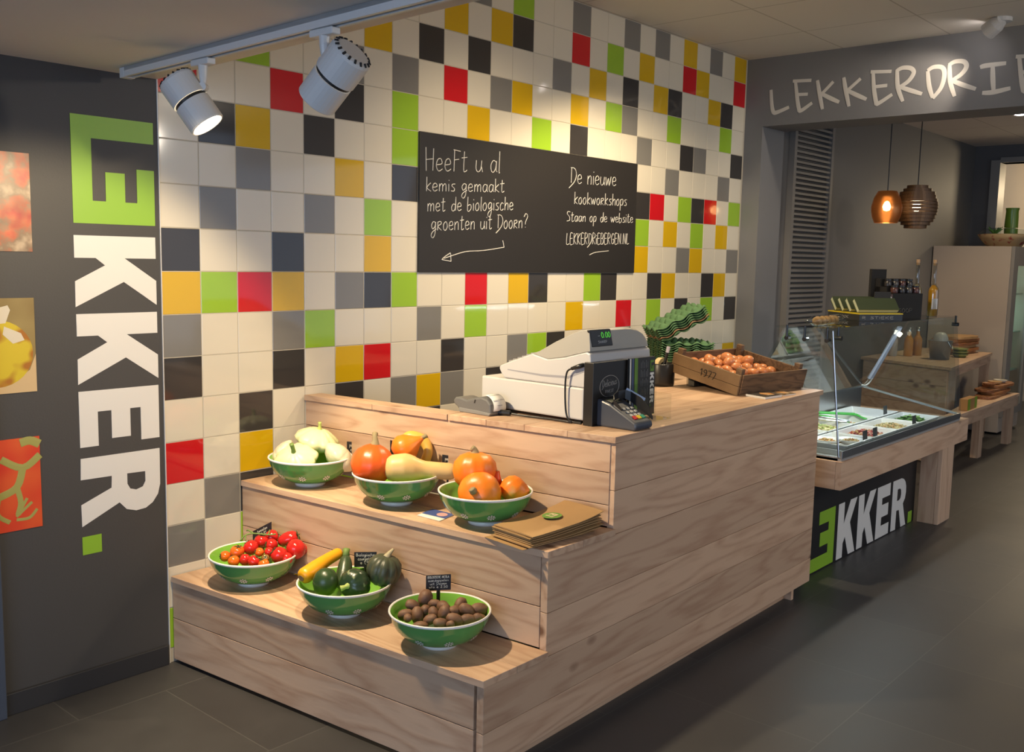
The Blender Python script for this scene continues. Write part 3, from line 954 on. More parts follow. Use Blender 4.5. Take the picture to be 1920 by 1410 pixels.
# ------------------------------------------------------------------ produce
def rib_fruit(name, label, cat, prof, rad, loc, rot, m, n=40, ribs=0, depth=0.0, stem=None, stem_m=None, group=None, wob=0.0, seed=0, zs=1.0):
    """a fruit turned on its own axis, its stem a child"""
    bm = bmesh.new()
    lathe(bm, [(r * rad, z * rad * zs) for r, z in prof], n, ribs=ribs, depth=depth, wob=wob, seed=seed)
    o = obj(name, bm, m, None, smooth=True)
    o.location = loc
    o.rotation_euler = rot
    tag(o, label, cat, group)
    if stem:
        bm = bmesh.new()
        spine(bm, smooth_line([Vector(p) * rad for p in stem[0]], 3), [q * rad for q in _interp(stem[1], (len(stem[0]) - 1) * 3 + 1)], 8)
        obj('stem', bm, stem_m or STEMB, o, smooth=True, world=False)
    return o


def _interp(v, n):
    o = []
    for i in range(n):
        x = i / (n - 1) * (len(v) - 1)
        k = min(int(x), len(v) - 2)
        o.append(v[k] + (v[k + 1] - v[k]) * (x - k))
    return o


def toward(axis):
    return Vector(axis).normalized().to_track_quat('Z', 'Y').to_euler()


KURI = [(0, -.80), (.3, -.82), (.62, -.72), (.88, -.42), (1, -.02), (.93, .36), (.74, .66), (.48, .84), (.27, .93), (.15, .985), (.0, 1.0)]
GLOBE = [(0, -.74), (.25, -.80), (.6, -.74), (.88, -.46), (1, 0), (.93, .38), (.68, .68), (.38, .80), (.16, .80), (0, .74)]
PATTY = [(0, -.52), (.35, -.50), (.7, -.34), (.95, -.10), (1.0, .02), (.93, .14), (.75, .27), (.5, .42), (.25, .49), (.0, .49)]
PATM = mat('pattypan_cream', (0.66, 0.62, 0.38), 0.42, noise=(9, (0.56, 0.60, 0.33), 3, 0.35, 0.7), bump=(22, 0.25))
PATM2 = mat('pattypan_white', (0.68, 0.60, 0.45), 0.42, noise=(9, (0.62, 0.58, 0.38), 3, 0.35, 0.7), bump=(22, 0.25))
ORG = mat('pumpkin_orange', (0.84, 0.22, 0.014), 0.38, noise=(7, (0.76, 0.14, 0.008), 4, 0.4, 0.7), bump=(30, 0.15))
ORG2 = mat('pumpkin_deep_orange', (0.78, 0.115, 0.012), 0.36, noise=(6, (0.68, 0.07, 0.01), 4, 0.4, 0.7), bump=(30, 0.15))
ORG3 = mat('pumpkin_mottled', (0.80, 0.19, 0.012), 0.4, noise=(14, (0.52, 0.26, 0.035), 5, 0.52, 0.66), bump=(40, 0.2))
BUT = mat('butternut_tan', (0.72, 0.50, 0.20), 0.42, noise=(8, (0.66, 0.42, 0.16), 3, 0.3, 0.7))
YEL = mat('courgette_yellow', (0.75, 0.36, 0.008), 0.36, noise=(10, (0.68, 0.28, 0.008), 3, 0.3, 0.7))
DGR = mat('squash_dark_green', (0.028, 0.052, 0.022), 0.33, noise=(11, (0.055, 0.085, 0.035), 4, 0.45, 0.65), bump=(40, 0.15))
SPOT = mat('squash_speckled_green', (0.022, 0.045, 0.020), 0.3, noise=(42, (0.22, 0.26, 0.14), 2, 0.62, 0.70), bump=(24, 0.4))
OVAL = mat('squash_round_green', (0.025, 0.055, 0.016), 0.32, noise=(7, (0.16, 0.24, 0.02), 2, 0.52, 0.75))
g = 'white pattypan squashes in the bowl'
st = [(0, 0, .42), (.03, 0, .66), (.0, .06, .95)], [.13, .09, .10]
toC = lambda p: (CAM - Vector(p)).normalized()
rib_fruit('pattypan_squash', 'scalloped cream pattypan facing the room with a green stem', 'squash', PATTY, .083, (.393, -.230, .735), toward((-.55, -.35, .85)), PATM, 60, 10, .10, st, STEMG, g, .02, 1)
rib_fruit('pattypan_squash', 'pale pattypan half hidden against the tiled wall side of the bowl', 'squash', PATTY, .062, (.402, -.135, .742), toward((-.5, .7, .6)), PATM2, 60, 10, .09, None, None, g, .03, 2)
rib_fruit('pattypan_squash', 'pattypan lying on top of the others, pale stem pointing up', 'squash', PATTY, .088, (.508, -.205, .790), toward((.12, -.25, 1)), PATM, 60, 10, .11, ([(0, 0, .42), (.0, .02, .62), (-.04, .05, .80)], [.12, .07, .075]), mat('pale_stem', (0.38, 0.46, 0.12), 0.6), g, .03, 3)
rib_fruit('pattypan_squash', 'smooth cream pattypan nearest the black price card', 'squash', PATTY, .072, (.522, -.322, .738), toward((.65, -.45, .75)), PATM2, 60, 8, .08, None, None, g, .03, 4, 1.15)
g = 'orange pumpkins on the middle step'
st2 = [(0, 0, .92), (.02, 0, 1.10), (.10, .03, 1.30), (.22, .0, 1.40)], [.24, .15, .12, .14]
rib_fruit('kuri_pumpkin', 'large red-orange pumpkin beside the butternut squash', 'pumpkin', KURI, .076, (.424, -.625, .771), toward((.10, -.06, 1)), ORG2, 48, 12, .03, st2, STEMB, g, .01, 5)
rib_fruit('kuri_pumpkin', 'pear-shaped orange pumpkin tipped sideways behind the butternut squash', 'pumpkin', [(0, -.8), (.5, -.78), (.9, -.42), (1, -.02), (.88, .40), (.60, .75), (.38, 1.0), (.24, 1.25), (.15, 1.42), (0, 1.45)], .052, (.560, -.640, .812), toward((.62, -.55, .50)), ORG, 44, 12, .03, ([(0, 0, 1.40), (.02, 0, 1.6), (.06, 0, 1.72)], [.15, .14, .20]), STEMB, g, .01, 6)
rib_fruit('kuri_pumpkin', 'upright orange pumpkin on top of the heap, dry stem up', 'pumpkin', GLOBE, .074, (.532, -1.010, .795), toward((.05, .05, 1)), ORG, 48, 11, .06, ([(0, 0, .74), (.03, 0, .92), (.14, .02, 1.02)], [.22, .15, .14]), STEMB, g, .01, 7)
rib_fruit('kuri_pumpkin', 'orange pumpkin with its stem end facing the room', 'pumpkin', GLOBE, .070, (.478, -1.085, .742), toward((-.85, -.30, .32)), ORG2 if False else ORG, 48, 11, .02, ([(0, 0, .74), (.03, 0, .92), (.0, .06, 1.0)], [.22, .15, .17]), STEMB, g, .01, 8)
rib_fruit('kuri_pumpkin', 'mottled yellow-orange pumpkin by the bowl rim near the paper bags', 'pumpkin', GLOBE, .053, (.594, -1.130, .738), toward((.55, -.35, .6)), ORG3, 44, 10, .05, None, None, g, .02, 9)
rib_fruit('kuri_pumpkin', 'small pointed orange pumpkin squeezed between the others', 'pumpkin', [(0, -1), (.6, -.85), (1, -.2), (.9, .4), (.62, .95), (.45, 1.4), (.38, 1.7), (.3, 1.75), (0, 1.72)], .027, (.568, -1.068, .752), toward((.1, -.05, 1)), ORG2, 32, 0, 0, ([(0, 0, 1.7), (0, 0, 1.8)], [.22, .2]), BUT, g, .02, 10)


def long_fruit(name, label, cat, pts, radii, m, stem_r=None, stem_m=None, group=None, n=24, stem_len=0.02):
    bm = bmesh.new()
    base = Vector(pts[0])
    P = smooth_line([Vector(p) - base for p in pts], 5)
    R_ = _interp(radii, len(P))
    d0, d1 = (P[0] - P[1]).normalized(), (P[-1] - P[-2]).normalized()
    P2 = [P[0] + d0 * R_[0] * q for q in (.62, .55, .38)] + P + [P[-1] + d1 * R_[-1] * q for q in (.38, .55, .6)]
    R2 = [R_[0] * .02, R_[0] * .55, R_[0] * .85] + R_ + [R_[-1] * .85, R_[-1] * .55, R_[-1] * .02]
    spine(bm, P2, R2, n)
    o = obj(name, bm, m, None, smooth=True)
    o.location = base
    tag(o, label, cat, group)
    if stem_r:
        bm = bmesh.new()
        a = P[-1] + d1 * R_[-1] * .5
        spine(bm, [a, a + d1 * stem_len * .6, a + d1 * stem_len], [stem_r * 1.15, stem_r, stem_r * 1.2], 8)
        obj('stem', bm, stem_m or STEMB, o, smooth=True, world=False)
    return o


long_fruit('butternut_squash', 'pale butternut squash laid across the bowl rim', 'squash', [(.455, -.695, .765), (.484, -.724, .767), (.505, -.745, .763), (.535, -.772, .760), (.600, -.832, .753)], [.046, .050, .044, .030, .029], BUT, group='butternut and crookneck squashes')
long_fruit('crookneck_squash', 'yellow crookneck squash standing behind the orange pumpkins', 'squash', [(.600, -.575, .815), (.625, -.600, .838), (.650, -.640, .828), (.655, -.662, .795), (.640, -.660, .755)], [.018, .025, .021, .017, .018], mat('crookneck_yellow', (0.74, 0.46, 0.09), 0.4), group='butternut and crookneck squashes')
g = 'courgettes and squashes in the bowl'
long_fruit('courgette', 'bright yellow courgette leaning over the bowl rim', 'courgette', [(.118, -.648, .452), (.165, -.645, .466), (.21, -.64, .480), (.262, -.640, .493)], [.027, .026, .021, .019], YEL, None, None, g)
bm = bmesh.new(); lathe(bm, [(0, .0), (.010, .0), (.011, .002), (0, .003)], 16)
mz = Vector((-.9, -.15, -.25)).normalized().to_track_quat('Z', 'Y').to_matrix().to_4x4(); mz.translation = (.1025, -.6505, .4475)
bm.transform(mz)
co = [o for o in COL.objects if o.name == 'courgette'][0]
obj('blossom_scar', bm, mat('scar_brown', (0.22, 0.13, 0.06), 0.8), co)
long_fruit('courgette', 'dark green courgette standing up with a cut ribbed stem', 'courgette', [(.222, -.712, .415), (.240, -.697, .440), (.258, -.682, .464), (.268, -.672, .480)], [.026, .026, .023, .017], DGR, .011, STEMG, g, stem_len=.026)
rib_fruit('round_courgette', 'smooth egg-shaped green squash with a yellow-green patch', 'squash', [(0, -1.12), (.4, -1.05), (.78, -.72), (.98, -.2), (1, .15), (.88, .62), (.55, .98), (.2, 1.12), (0, 1.13)], .041, (.137, -.731, .445), toward((.12, -.12, 1)), OVAL, 40, 0, 0, ([(0, 0, -1.05), (-.3, 0, -1.3)], [.12, .16]), STEMG, g, .01, 11)
rib_fruit('speckled_squash', 'dark speckled warty green squash with its stem to the front', 'squash', GLOBE, .052, (.205, -.795, .437), toward((-.75, -.20, .12)), SPOT, 44, 9, .07, ([(0, 0, .72), (-.05, -.05, .9), (-.25, -.15, 1.12)], [.24, .13, .2]), mat('pale_stem', (0.38, 0.46, 0.12)), g, .02, 12)
rib_fruit('green_pumpkin', 'ribbed grey-green pumpkin with a pale pointed stem', 'pumpkin', GLOBE, .060, (.305, -.822, .468), toward((.10, -.18, 1)), mat('pumpkin_grey_green', (0.050, 0.060, 0.036), 0.42, noise=(9, (0.085, 0.095, 0.055), 4, 0.4, 0.65), bump=(30, 0.15)), 60, 10, .13, ([(0, 0, .72), (.12, -.08, .95), (.32, -.2, 1.18)], [.22, .14, .07]), mat('bone_stem', (0.42, 0.36, 0.22), 0.7), g, .01, 13)

# tomatoes
TOM = [(0, -.86), (.35, -.88), (.72, -.64), (.95, -.22), (.98, .18), (.82, .60), (.52, .82), (.22, .84), (0, .76)]
TR = mat('tomato_red', (0.55, 0.020, 0.014), 0.16, noise=(5, (0.45, 0.012, 0.012), 2, 0.4, 0.7))
TO = mat('tomato_orange', (0.68, 0.13, 0.012), 0.18, noise=(7, (0.58, 0.06, 0.012), 2, 0.4, 0.7))
TD = mat('tomato_dark', (0.20, 0.11, 0.025), 0.25, noise=(9, (0.30, 0.05, 0.02), 2, 0.4, 0.7))
CALYX = mat('calyx_green', (0.05, 0.075, 0.02), 0.6)
TL = [('t', .212, -.376, .439, .031, 'round red tomato at the front of the heap, highlight on its shoulder'), ('t', .281, -.379, .447, .037, 'biggest plum-red tomato at the bowl rim nearest the dark squashes'), ('l', .295, -.314, .468, .034, 'long red tomato lying on top of the heap'),
      ('t', .270, -.250, .468, .026, 'red tomato at the back of the heap below the price card'), ('t', .231, -.242, .457, .027, 'red vine tomato below the green vine'), ('t', .178, -.256, .448, .028, 'dark red tomato among the orange ones'),
      ('t', .243, -.287, .450, .024, 'deep red tomato under the green calyx in the middle'), ('o', .132, -.239, .438, .026, 'orange tomato set high by the vine'), ('o', .098, -.217, .426, .020, 'small orange tomato at the rim by the tiled wall'),
      ('o', .090, -.282, .424, .021, 'small flat orange tomato at the rim facing the room'), ('t', .122, -.303, .427, .021, 'small red tomato between two orange ones'), ('r', .129, -.345, .428, .023, 'lumpy ribbed red tomato at the bowl rim'),
      ('o', .166, -.325, .449, .017, 'tiny orange cherry tomato on top'), ('o', .142, -.385, .424, .020, 'orange tomato half sunk at the front rim'), ('d', .160, -.368, .438, .015, 'tiny dark brown-green tomato'),
      ('t', .195, -.341, .446, .018, 'small red tomato behind the round red one'), ('t', .228, -.397, .428, .023, 'red tomato low at the front rim'), ('t', .325, -.345, .43, .026, 'red tomato tucked against the riser side of the bowl')]
proto = {}
for i, (k, x, y, z, r, lb) in enumerate(TL):
    key = k
    if key not in proto:
        prof = TOM if k != 'l' else [(a * .8, b_ * 1.25) for a, b_ in TOM]
        o = rib_fruit('tomato', lb, 'tomato', prof, .03, (x, y, z), (0, 0, 0), {'t': TR, 'l': TR, 'o': TO, 'd': TD, 'r': TR}[k], 28, 9 if k == 'r' else 5, .12 if k == 'r' else .03, group='tomatoes in the bowl', wob=.02, seed=i)
        bm = bmesh.new()
        for q in range(5):
            a = 2 * math.pi * q / 5
            tip = Vector((.017 * math.cos(a), .017 * math.sin(a), .0265 * (1.25 if k == 'l' else 1)))
            cz = .0245 * (1.25 if k == 'l' else 1)
            spine(bm, [(0, 0, cz), tip * .55 + Vector((0, 0, cz * .52)), tip], [.0022, .0022, .0005], 5)
        spine(bm, [(0, 0, cz), (.002, .001, cz + .009)], .0016, 6)
        obj('calyx', bm, CALYX, o, world=False)
        proto[key] = o
    else:
        o = copy_tree(proto[key], (x, y, z), (0, 0, 0), lb)
    rr = random.Random(i * 7 + 1)
    o.rotation_euler = toward((rr.uniform(-.9, .9), rr.uniform(-.6, .9), rr.uniform(.1, 1))) if k != 'l' else toward((.6, -.6, .35))
    o.scale = [r / .03] * 3
vine = bmesh.new()
for pts in ([(.160, -.215, .468), (.178, -.222, .487), (.205, -.232, .490), (.245, -.265, .484), (.262, -.285, .487)], [(.205, -.232, .490), (.202, -.205, .497), (.205, -.190, .492)], [(.245, -.265, .484), (.262, -.25, .495)], [(.178, -.222, .487), (.165, -.240, .474)]):
    spine(vine, smooth_line(pts), .0028, 6)
o = obj('tomato_vine', vine, STEMG, None, smooth=True)
tag(o, 'bare green tomato vine lying over the tomatoes', 'vine')

# potatoes
POT = mat('potato_brown', (0.155, 0.075, 0.042), 0.62, noise=(30, (0.21, 0.11, 0.06), 4, 0.4, 0.7), bump=(60, 0.2))
PL = [(.265, -1.06, .438, .027), (.211, -1.061, .432, .020), (.162, -1.083, .422, .020), (.138, -1.118, .428, .014), (.185, -1.109, .422, .021), (.222, -1.105, .428, .017), (.225, -1.139, .424, .018), (.182, -1.167, .424, .018), (.178, -1.215, .426, .020),
      (.273, -1.132, .429, .019), (.238, -1.169, .428, .021), (.282, -1.174, .424, .021), (.328, -1.150, .424, .022), (.305, -1.200, .426, .023), (.346, -1.214, .422, .024), (.23, -1.222, .424, .022), (.263, -1.243, .421, .020), (.291, -1.255, .420, .017), (.269, -1.096, .430, .018), (.193, -1.240, .424, .014),
      (.30, -1.10, .415, .022), (.32, -1.24, .405, .02), (.15, -1.16, .408, .02), (.25, -1.19, .400, .024), (.21, -1.10, .400, .024), (.30, -1.16, .400, .024)]
p0 = None
for i, (x, y, z, r) in enumerate(PL):
    lb = 'small brown potato in the heap in the bowl'
    if p0 is None:
        bm = bmesh.new(); lathe(bm, [(0, -1.3 * .02), (.5 * .02, -1.2 * .02), (.85 * .02, -.75 * .02), (1 * .02, -.1 * .02), (.95 * .02, .5 * .02), (.62 * .02, 1.1 * .02), (0, 1.32 * .02)], 20, wob=.05, seed=4)
        p0 = obj('potato', bm, POT, None, smooth=True)
        p0.location = (x, y, z)
        tag(p0, lb, 'potato', 'brown potatoes in the bowl')
        o = p0
    else:
        o = copy_tree(p0, (x, y, z), (0, 0, 0), lb)
    rr = random.Random(i * 5 + 2)
    o.rotation_euler = (rr.uniform(0, 3), rr.uniform(0, 3), rr.uniform(0, 6))
    o.scale = (r / .0225, r / .0225, r / .021)

# ------------------------------------------------------------------ price cards
CARD = mat('price_card_black', (0.018, 0.016, 0.020), 0.45)


def price_card(label, c, ex, w_, h_, lines_, stick=0.0, tilt=0.0):
    """small black card: c = centre, ex = direction of reading"""
    ex = Vector(ex).normalized()
    nrm = Vector((ex.y, -ex.x, 0)).normalized()
    ez = (Vector((0, 0, 1)) * math.cos(tilt) - nrm * math.sin(tilt)).normalized()
    nn = ex.cross(ez)
    c = Vector(c)
    t = thing('price_card', label, 'price card', c - ez * (h_ / 2 + stick), (0, 0, 0), 'black price cards among the vegetables')
    bm = bmesh.new(); obox(bm, c - ex * w_ / 2 - ez * h_ / 2, ex * w_, ez * h_, nn * -0.0015)
    obj('card', bm, CARD, t)
    bm = bmesh.new()
    n = len(lines_)
    for i, s in enumerate(lines_):
        hh = h_ / (n + 0.8)
        ww = w_ * min(0.86, 0.075 * len(s))
        write(bm, s, c - ex * ww / 2 + ez * (h_ / 2 - hh * (i + 1.05)) + nn * 0.0003, ex, ez, ww, hh * 0.72, 0.00055, 4, 2)
    obj('chalk_text', bm, CHALK, t)
    if stick:
        bm = bmesh.new(); spine(bm, [c - ez * h_ / 2 + nn * -0.004, c - ez * (h_ / 2 + stick) + nn * -0.004], 0.006, 8)
        obj('stick', bm, BLACK, t)


EXC = (0.66, -0.75, 0.03)
price_card('black price card standing in the potato bowl', (.321, -1.060, .478), (0.68, -0.73, 0.06), .078, .050, ['BIOLOGISCHE NICOLA', 'aardappelen', 'uit Doorn', 'v/a e_2,50'], .055)
price_card('black price card behind the courgettes and pumpkin', (.338, -.690, .466), EXC, .076, .052, ['Biologische', 'courgette', 'e_1,95'], .06)
price_card('black price card slanting behind the tomatoes', (.270, -.190, .472), (0.75, -0.45, 0.42), .075, .045, ['tomaten', 'e_2,95'], .05)
price_card('black price card between the pattypans and the big pumpkin', (.640, -.262, .738), (0.64, -0.74, -0.06), .052, .068, ['patisson', 'e_1,95', 'stuk'], .05)
price_card('black price card peeping out behind the red-orange pumpkin', (.590, -.565, .795), (0.6, -0.6, -0.30), .05, .05, ['e_2,50'], .05)
price_card('black price card peeping over the butternut neck by the riser', (.690, -.730, .757), (0.64, -0.74, -0.12), .045, .05, ['pompoen', 'e_2,25'], .05)

# ------------------------------------------------------------------ flyer, paper bags
t = thing('flyer', 'small blue and white flyer lying on the middle step', 'flyer', (.47, -.895, H2))
fx = lambda a, b_: (Vector((.429, -.953, H2 + .001)) + (Vector((.093, .021, 0))) * a + Vector((-.002, .105, 0)) * b_)
bm = bmesh.new(); fill_poly(bm, [[(0, 0), (1, 0), (1, 1), (0, 1)]], fx, (0, 0, .0012)); obj('sheet', bm, PAPERW, t)
bm = bmesh.new(); fill_poly(bm, [[(.34, 0), (1, 0), (1, 1), (.30, 1)]], lambda a, b_: fx(a, b_) + Vector((0, 0, .0014)), (0, 0, .0003)); obj('printed_band', bm, mat('flyer_blue', (0.06, 0.10, 0.30), 0.4), t)
bm = bmesh.new(); fill_poly(bm, [[(.66 + .22 * math.cos(a), .34 + .2 * math.sin(a)) for a in [k * math.pi / 10 for k in range(20)]]], lambda a, b_: fx(a, b_) + Vector((0, 0, .0018)), (0, 0, .0003)); obj('printed_emblem', bm, mat('flyer_pink', (0.6, 0.35, 0.36), 0.5), t)
KRAFT = mat('kraft_paper', (0.40, 0.245, 0.105), 0.75, noise=(5, (0.35, 0.21, 0.09), 4, 0.3, 0.7))
F_, R_, L_ = Vector((.398, -1.371, 0)), Vector((.716, -1.398, 0)), Vector((.420, -1.196, 0))
g = 'flat brown paper bags stacked on the middle step'
bags = []
for i in range(7):
    rr = random.Random(i + 20)
    ex, ey = (R_ - F_), (L_ - F_)
    o0 = F_ + Vector((rr.uniform(-.006, .004), rr.uniform(-.004, .004), 0))
    if i == 0:
        o0 += Vector((-.022, .016, 0))
    zb = H2 + 0.0005 + i * 0.0063
    n1, n2 = 14, 6
    bm = bmesh.new()
    top, bot = [], []
    for a in range(n1 + 1):
        for b_ in range(n2 + 1):
            p = o0 + ex * (a / n1) + ey * (b_ / n2)
            u_ = a / n1
            lift = i * 0.0016 * (u_ ** 2) * 2.6 + (0.0022 * math.sin(u_ * 7 + i) if 0 < i else 0.0) * u_
            edge = 0.0036 if i else 0.0006
            fl = 1 - 0.55 * (abs(2 * b_ / n2 - 1) ** 4)
            bot.append(bm.verts.new((p.x, p.y, max(zb + lift, H2 + 0.0004))))
            top.append(bm.verts.new((p.x, p.y, max(zb + lift, H2 + 0.0004) + edge * fl + 0.0006)))
    W2 = n2 + 1
    for a in range(n1):
        for b_ in range(n2):
            q = [a * W2 + b_, (a + 1) * W2 + b_, (a + 1) * W2 + b_ + 1, a * W2 + b_ + 1]
            bm.faces.new([top[k] for k in q]); bm.faces.new([bot[k] for k in q[::-1]])
    for a in range(n1):
        for b_ in (0, n2):
            bm.faces.new((bot[a * W2 + b_], bot[(a + 1) * W2 + b_], top[(a + 1) * W2 + b_], top[a * W2 + b_]))
    for b_ in range(n2):
        for a in (0, n1):
            bm.faces.new((bot[a * W2 + b_], bot[a * W2 + b_ + 1], top[a * W2 + b_ + 1], top[a * W2 + b_]))
    o = obj('paper_bag', bm, KRAFT, None, smooth=False)
    tag(o, ('brown paper bag on top of the stack with a green oval sticker' if i == 6 else 'lowest brown paper bag, sticking out over the step edge' if i == 0 else 'brown paper bag within the stack under the stickered bag'), 'paper bag', g)
    bags.append(o)
bm = bmesh.new()
cc = F_ + (R_ - F_) * .56 + (L_ - F_) * .52 + Vector((0, 0, H2 + .0555))
fill_poly(bm, [[(.034 * math.cos(a), .030 * math.sin(a)) for a in [k * math.pi / 14 for k in range(28)]]], lambda a, b_: cc + Vector((a, b_, .024 * a)), (0, 0, .0012))
s_ = obj('sticker', bm, mat('sticker_green', (0.12, 0.27, 0.04), 0.5), bags[-1])
bm = bmesh.new()
LEs = [[((u - .17) * .1, (v - .14) * .1) for u, v in LOGO['LE'][0]]]
fill_poly(bm, LEs, lambda a, b_: cc + Vector((a, b_, .0018 + .024 * a)), (0, 0, .0004))
obj('sticker_emblem', bm, mat('sticker_cream', (0.6, 0.5, 0.3), 0.6), s_)
# ------------------------------------------------------------------ till and things on the worktop
ZT = H3 + 0.0003
TILLW = mat('till_white', (0.53, 0.515, 0.50), 0.38)
TILLG = mat('till_grey', (0.36, 0.345, 0.31), 0.42)
t = thing('cash_box', 'white metal money box lying under the till', 'cash box', (1.06, -.955, ZT))
bm = bmesh.new(); box(bm, .874, 1.25, -1.19, -.716, ZT + .012, 1.0565); obj('casing', bm, TILLW, t, bevel=.006)
bm = bmesh.new(); box(bm, .90, 1.225, -.716, -.709, ZT + .02, 1.05); obj('drawer_front', bm, TILLW, t, bevel=.002)
bm = bmesh.new()
for x in (.90, 1.22):
    for y in (-1.16, -.75):
        box(bm, x - .015, x + .015, y - .015, y + .015, ZT, ZT + .012)
obj('feet', bm, BLACK, t)
t = thing('cash_register', 'pale grey cash register on the white drawer, customer display reading 0.00', 'cash register', (1.05, -1.0, 1.0565))
low = [(-.826, 1.0575), (-.812, 1.072), (-.800, 1.090), (-.803, 1.101), (-.85, 1.120), (-.957, 1.157), (-.985, 1.151), (-1.027, 1.143), (-1.10, 1.155), (-1.196, 1.181), (-1.213, 1.175), (-1.218, 1.12), (-1.213, 1.062), (-1.205, 1.0575)]
bm = bmesh.new()
prism(bm, low, .876, 1.238, 0, 'yz'); obj('lower_body', bm, mat('till_body', (0.50, 0.49, 0.49), 0.4), t, bevel=.005)
bm = bmesh.new(); prism(bm, [(-.842, 1.0885), (-.842, 1.092), (-1.0, 1.088), (-1.12, 1.092), (-1.212, 1.128), (-1.212, 1.122), (-1.12, 1.084), (-1.0, 1.081)], .8752, .877, 0, 'yz')
obj('seam_groove', bm, mat('groove_grey', (0.28, 0.28, 0.31), 0.6), t)
cov = [(-.957, 1.158), (-.987, 1.168), (-1.06, 1.207), (-1.132, 1.240), (-1.17, 1.254), (-1.190, 1.257), (-1.203, 1.250), (-1.208, 1.20), (-1.2085, 1.1825), (-1.196, 1.1815), (-1.10, 1.156), (-1.027, 1.1435), (-.985, 1.1515)]
bm = bmesh.new()
secs = [(.8790, .985), (.884, 1), (1.09, 1), (1.13, .97), (1.17, .87), (1.20, .70), (1.222, .45), (1.232, .2)]
rings = []
for x, k in secs:
    ring = []
    for y, z in cov:
        zb = 1.156 + (-1.03 - y) * .15 if y < -1.03 else 1.146
        ring.append(bm.verts.new((x, y, zb + (z - zb) * k)))
    rings.append(ring)
for r0, r1 in zip(rings, rings[1:]):
    for i in range(len(cov)):
        bm.faces.new((r0[i], r0[(i + 1) % len(cov)], r1[(i + 1) % len(cov)], r1[i]))
bm.faces.new(rings[0]); bm.faces.new(rings[-1])
obj('printer_cover', bm, TILLG, t, bevel=.003)
d0, dx, dz = Vector((.889, -1.2105, 1.197)), Vector((.121, 0, 0)), Vector((-.012, .006, .059))
bm = bmesh.new(); obox(bm, d0, dx, dz, (0, .012, 0)); dsp = obj('customer_display', bm, BLACK, t, bevel=.003)
GRN = mat('display_digits', (0.05, 0.5, 0.03), 0.5, emis=0.5, emcol=(0.15, 0.75, 0.08))
bm = bmesh.new(); write(bm, '0.00', d0 + dx * .50 + dz * .52 + Vector((0, -.0006, 0)), dx.normalized(), dz.normalized(), .052, .019, .0011, 4, 3); obj('digits', bm, GRN, dsp)
bm = bmesh.new(); write(bm, '-', d0 + dx * .33 + dz * .50 + Vector((0, -.0006, 0)), dx.normalized(), dz.normalized(), .014, .019, .0013, 4, 3)
write(bm, 'SHARP', d0 + dx * .30 + dz * .20 + Vector((0, -.0006, 0)), dx.normalized(), dz.normalized(), .052, .009, .0009, 4, 3); obj('display_marking', bm, mat('display_grey', (0.4, 0.4, 0.4), 0.5), dsp)
bm = bmesh.new()
for i in range(6):
    for j in range(9):
        y = -.825 - i * .021
        box(bm, .91 + j * .033, .936 + j * .033, y - .008, y + .008, 1.108 + (-.82 - y) * .34, 1.118 + (-.82 - y) * .34)
obj('keys', bm, mat('key_grey', (0.25, 0.25, 0.26), 0.5), t)
t = thing('power_cord', 'black cord plugged into the side of the till and hanging down its drawer', 'cord', (.868, -1.13, ZT))
bm = bmesh.new()
spine(bm, smooth_line([(.862, -1.145, 1.121), (.859, -1.128, 1.108), (.860, -1.121, 1.06), (.863, -1.123, .98), (.866, -1.133, .945), (.868, -1.155, .937), (.866, -1.19, .9365)]), .0033, 8)
obj('cable', bm, BLACK, t, smooth=True)
bm = bmesh.new(); spine(bm, [(.8745, -1.188, 1.137), (.866, -1.176, 1.132), (.8625, -1.145, 1.121)], [.0075, .0085, .006], 10); obj('plug', bm, BLACK, t, smooth=True)
t = thing('adapter_cord', 'black connector and cord lying by the foot of the drawer', 'cord', (.82, -.9, ZT))
bm = bmesh.new(); spine(bm, smooth_line([(.822, -.905, .942), (.835, -.96, .939), (.848, -1.05, .939), (.852, -1.16, .939)]), .004, 8); obj('cable', bm, BLACK, t, smooth=True)
bm = bmesh.new(); spine(bm, [(.806, -.866, .943), (.822, -.907, .943)], .0095, 10); obj('connector', bm, BLACK, t)

# label printer
t = thing('label_printer', 'grey hand-held label printer with a curl of white labels', 'label printer', (.80, -.78, ZT))
LG = mat('label_printer_grey', (0.13, 0.13, 0.13), 0.38)
bm = bmesh.new()
side = [(-.700, .950), (-.712, .936), (-.86, .934), (-.868, .945), (-.866, .975), (-.850, .992), (-.82, .998), (-.79, .992), (-.75, .980), (-.715, .985), (-.69, .984), (-.68, .972), (-.685, .958)]
prism(bm, side, .760, .842, 0, 'yz'); obj('body', bm, LG, t, bevel=.008)
bm = bmesh.new(); prism(bm, [(-.715, ZT), (-.862, ZT), (-.870, .944), (-.80, .9475), (-.712, .949)], .757, .845, 0, 'yz'); obj('base', bm, mat('label_printer_light', (0.20, 0.20, 0.195), 0.4), t, bevel=.003)
bm = bmesh.new()
arc = [(-.832 - .042 * math.sin(a), .962 + .042 * math.cos(a)) for a in [math.radians(q) for q in range(-10, 116, 9)]]
for (y0, z0), (y1, z1) in zip(arc, arc[1:]):
    v = [bm.verts.new(p) for p in ((.771, y0, z0), (.835, y0, z0), (.835, y1, z1), (.771, y1, z1))]
    bm.faces.new(v)
bmesh.ops.remove_doubles(bm, verts=bm.verts[:], dist=1e-5)
ro = obj('label_strip', bm, PAPERW, t, smooth=True)
sd = ro.modifiers.new('thick', 'SOLIDIFY'); sd.thickness = .0006
bm = bmesh.new()
for k in (3, 7):
    y, z = arc[k]
    spine(bm, [(.775, y - .0008, z + .0006), (.832, y - .0008, z + .0006)], .0005, 4)
y, z = arc[10]
spine(bm, [(.79, y - .0009, z), (.815, y - .0009, z)], .0009, 4)
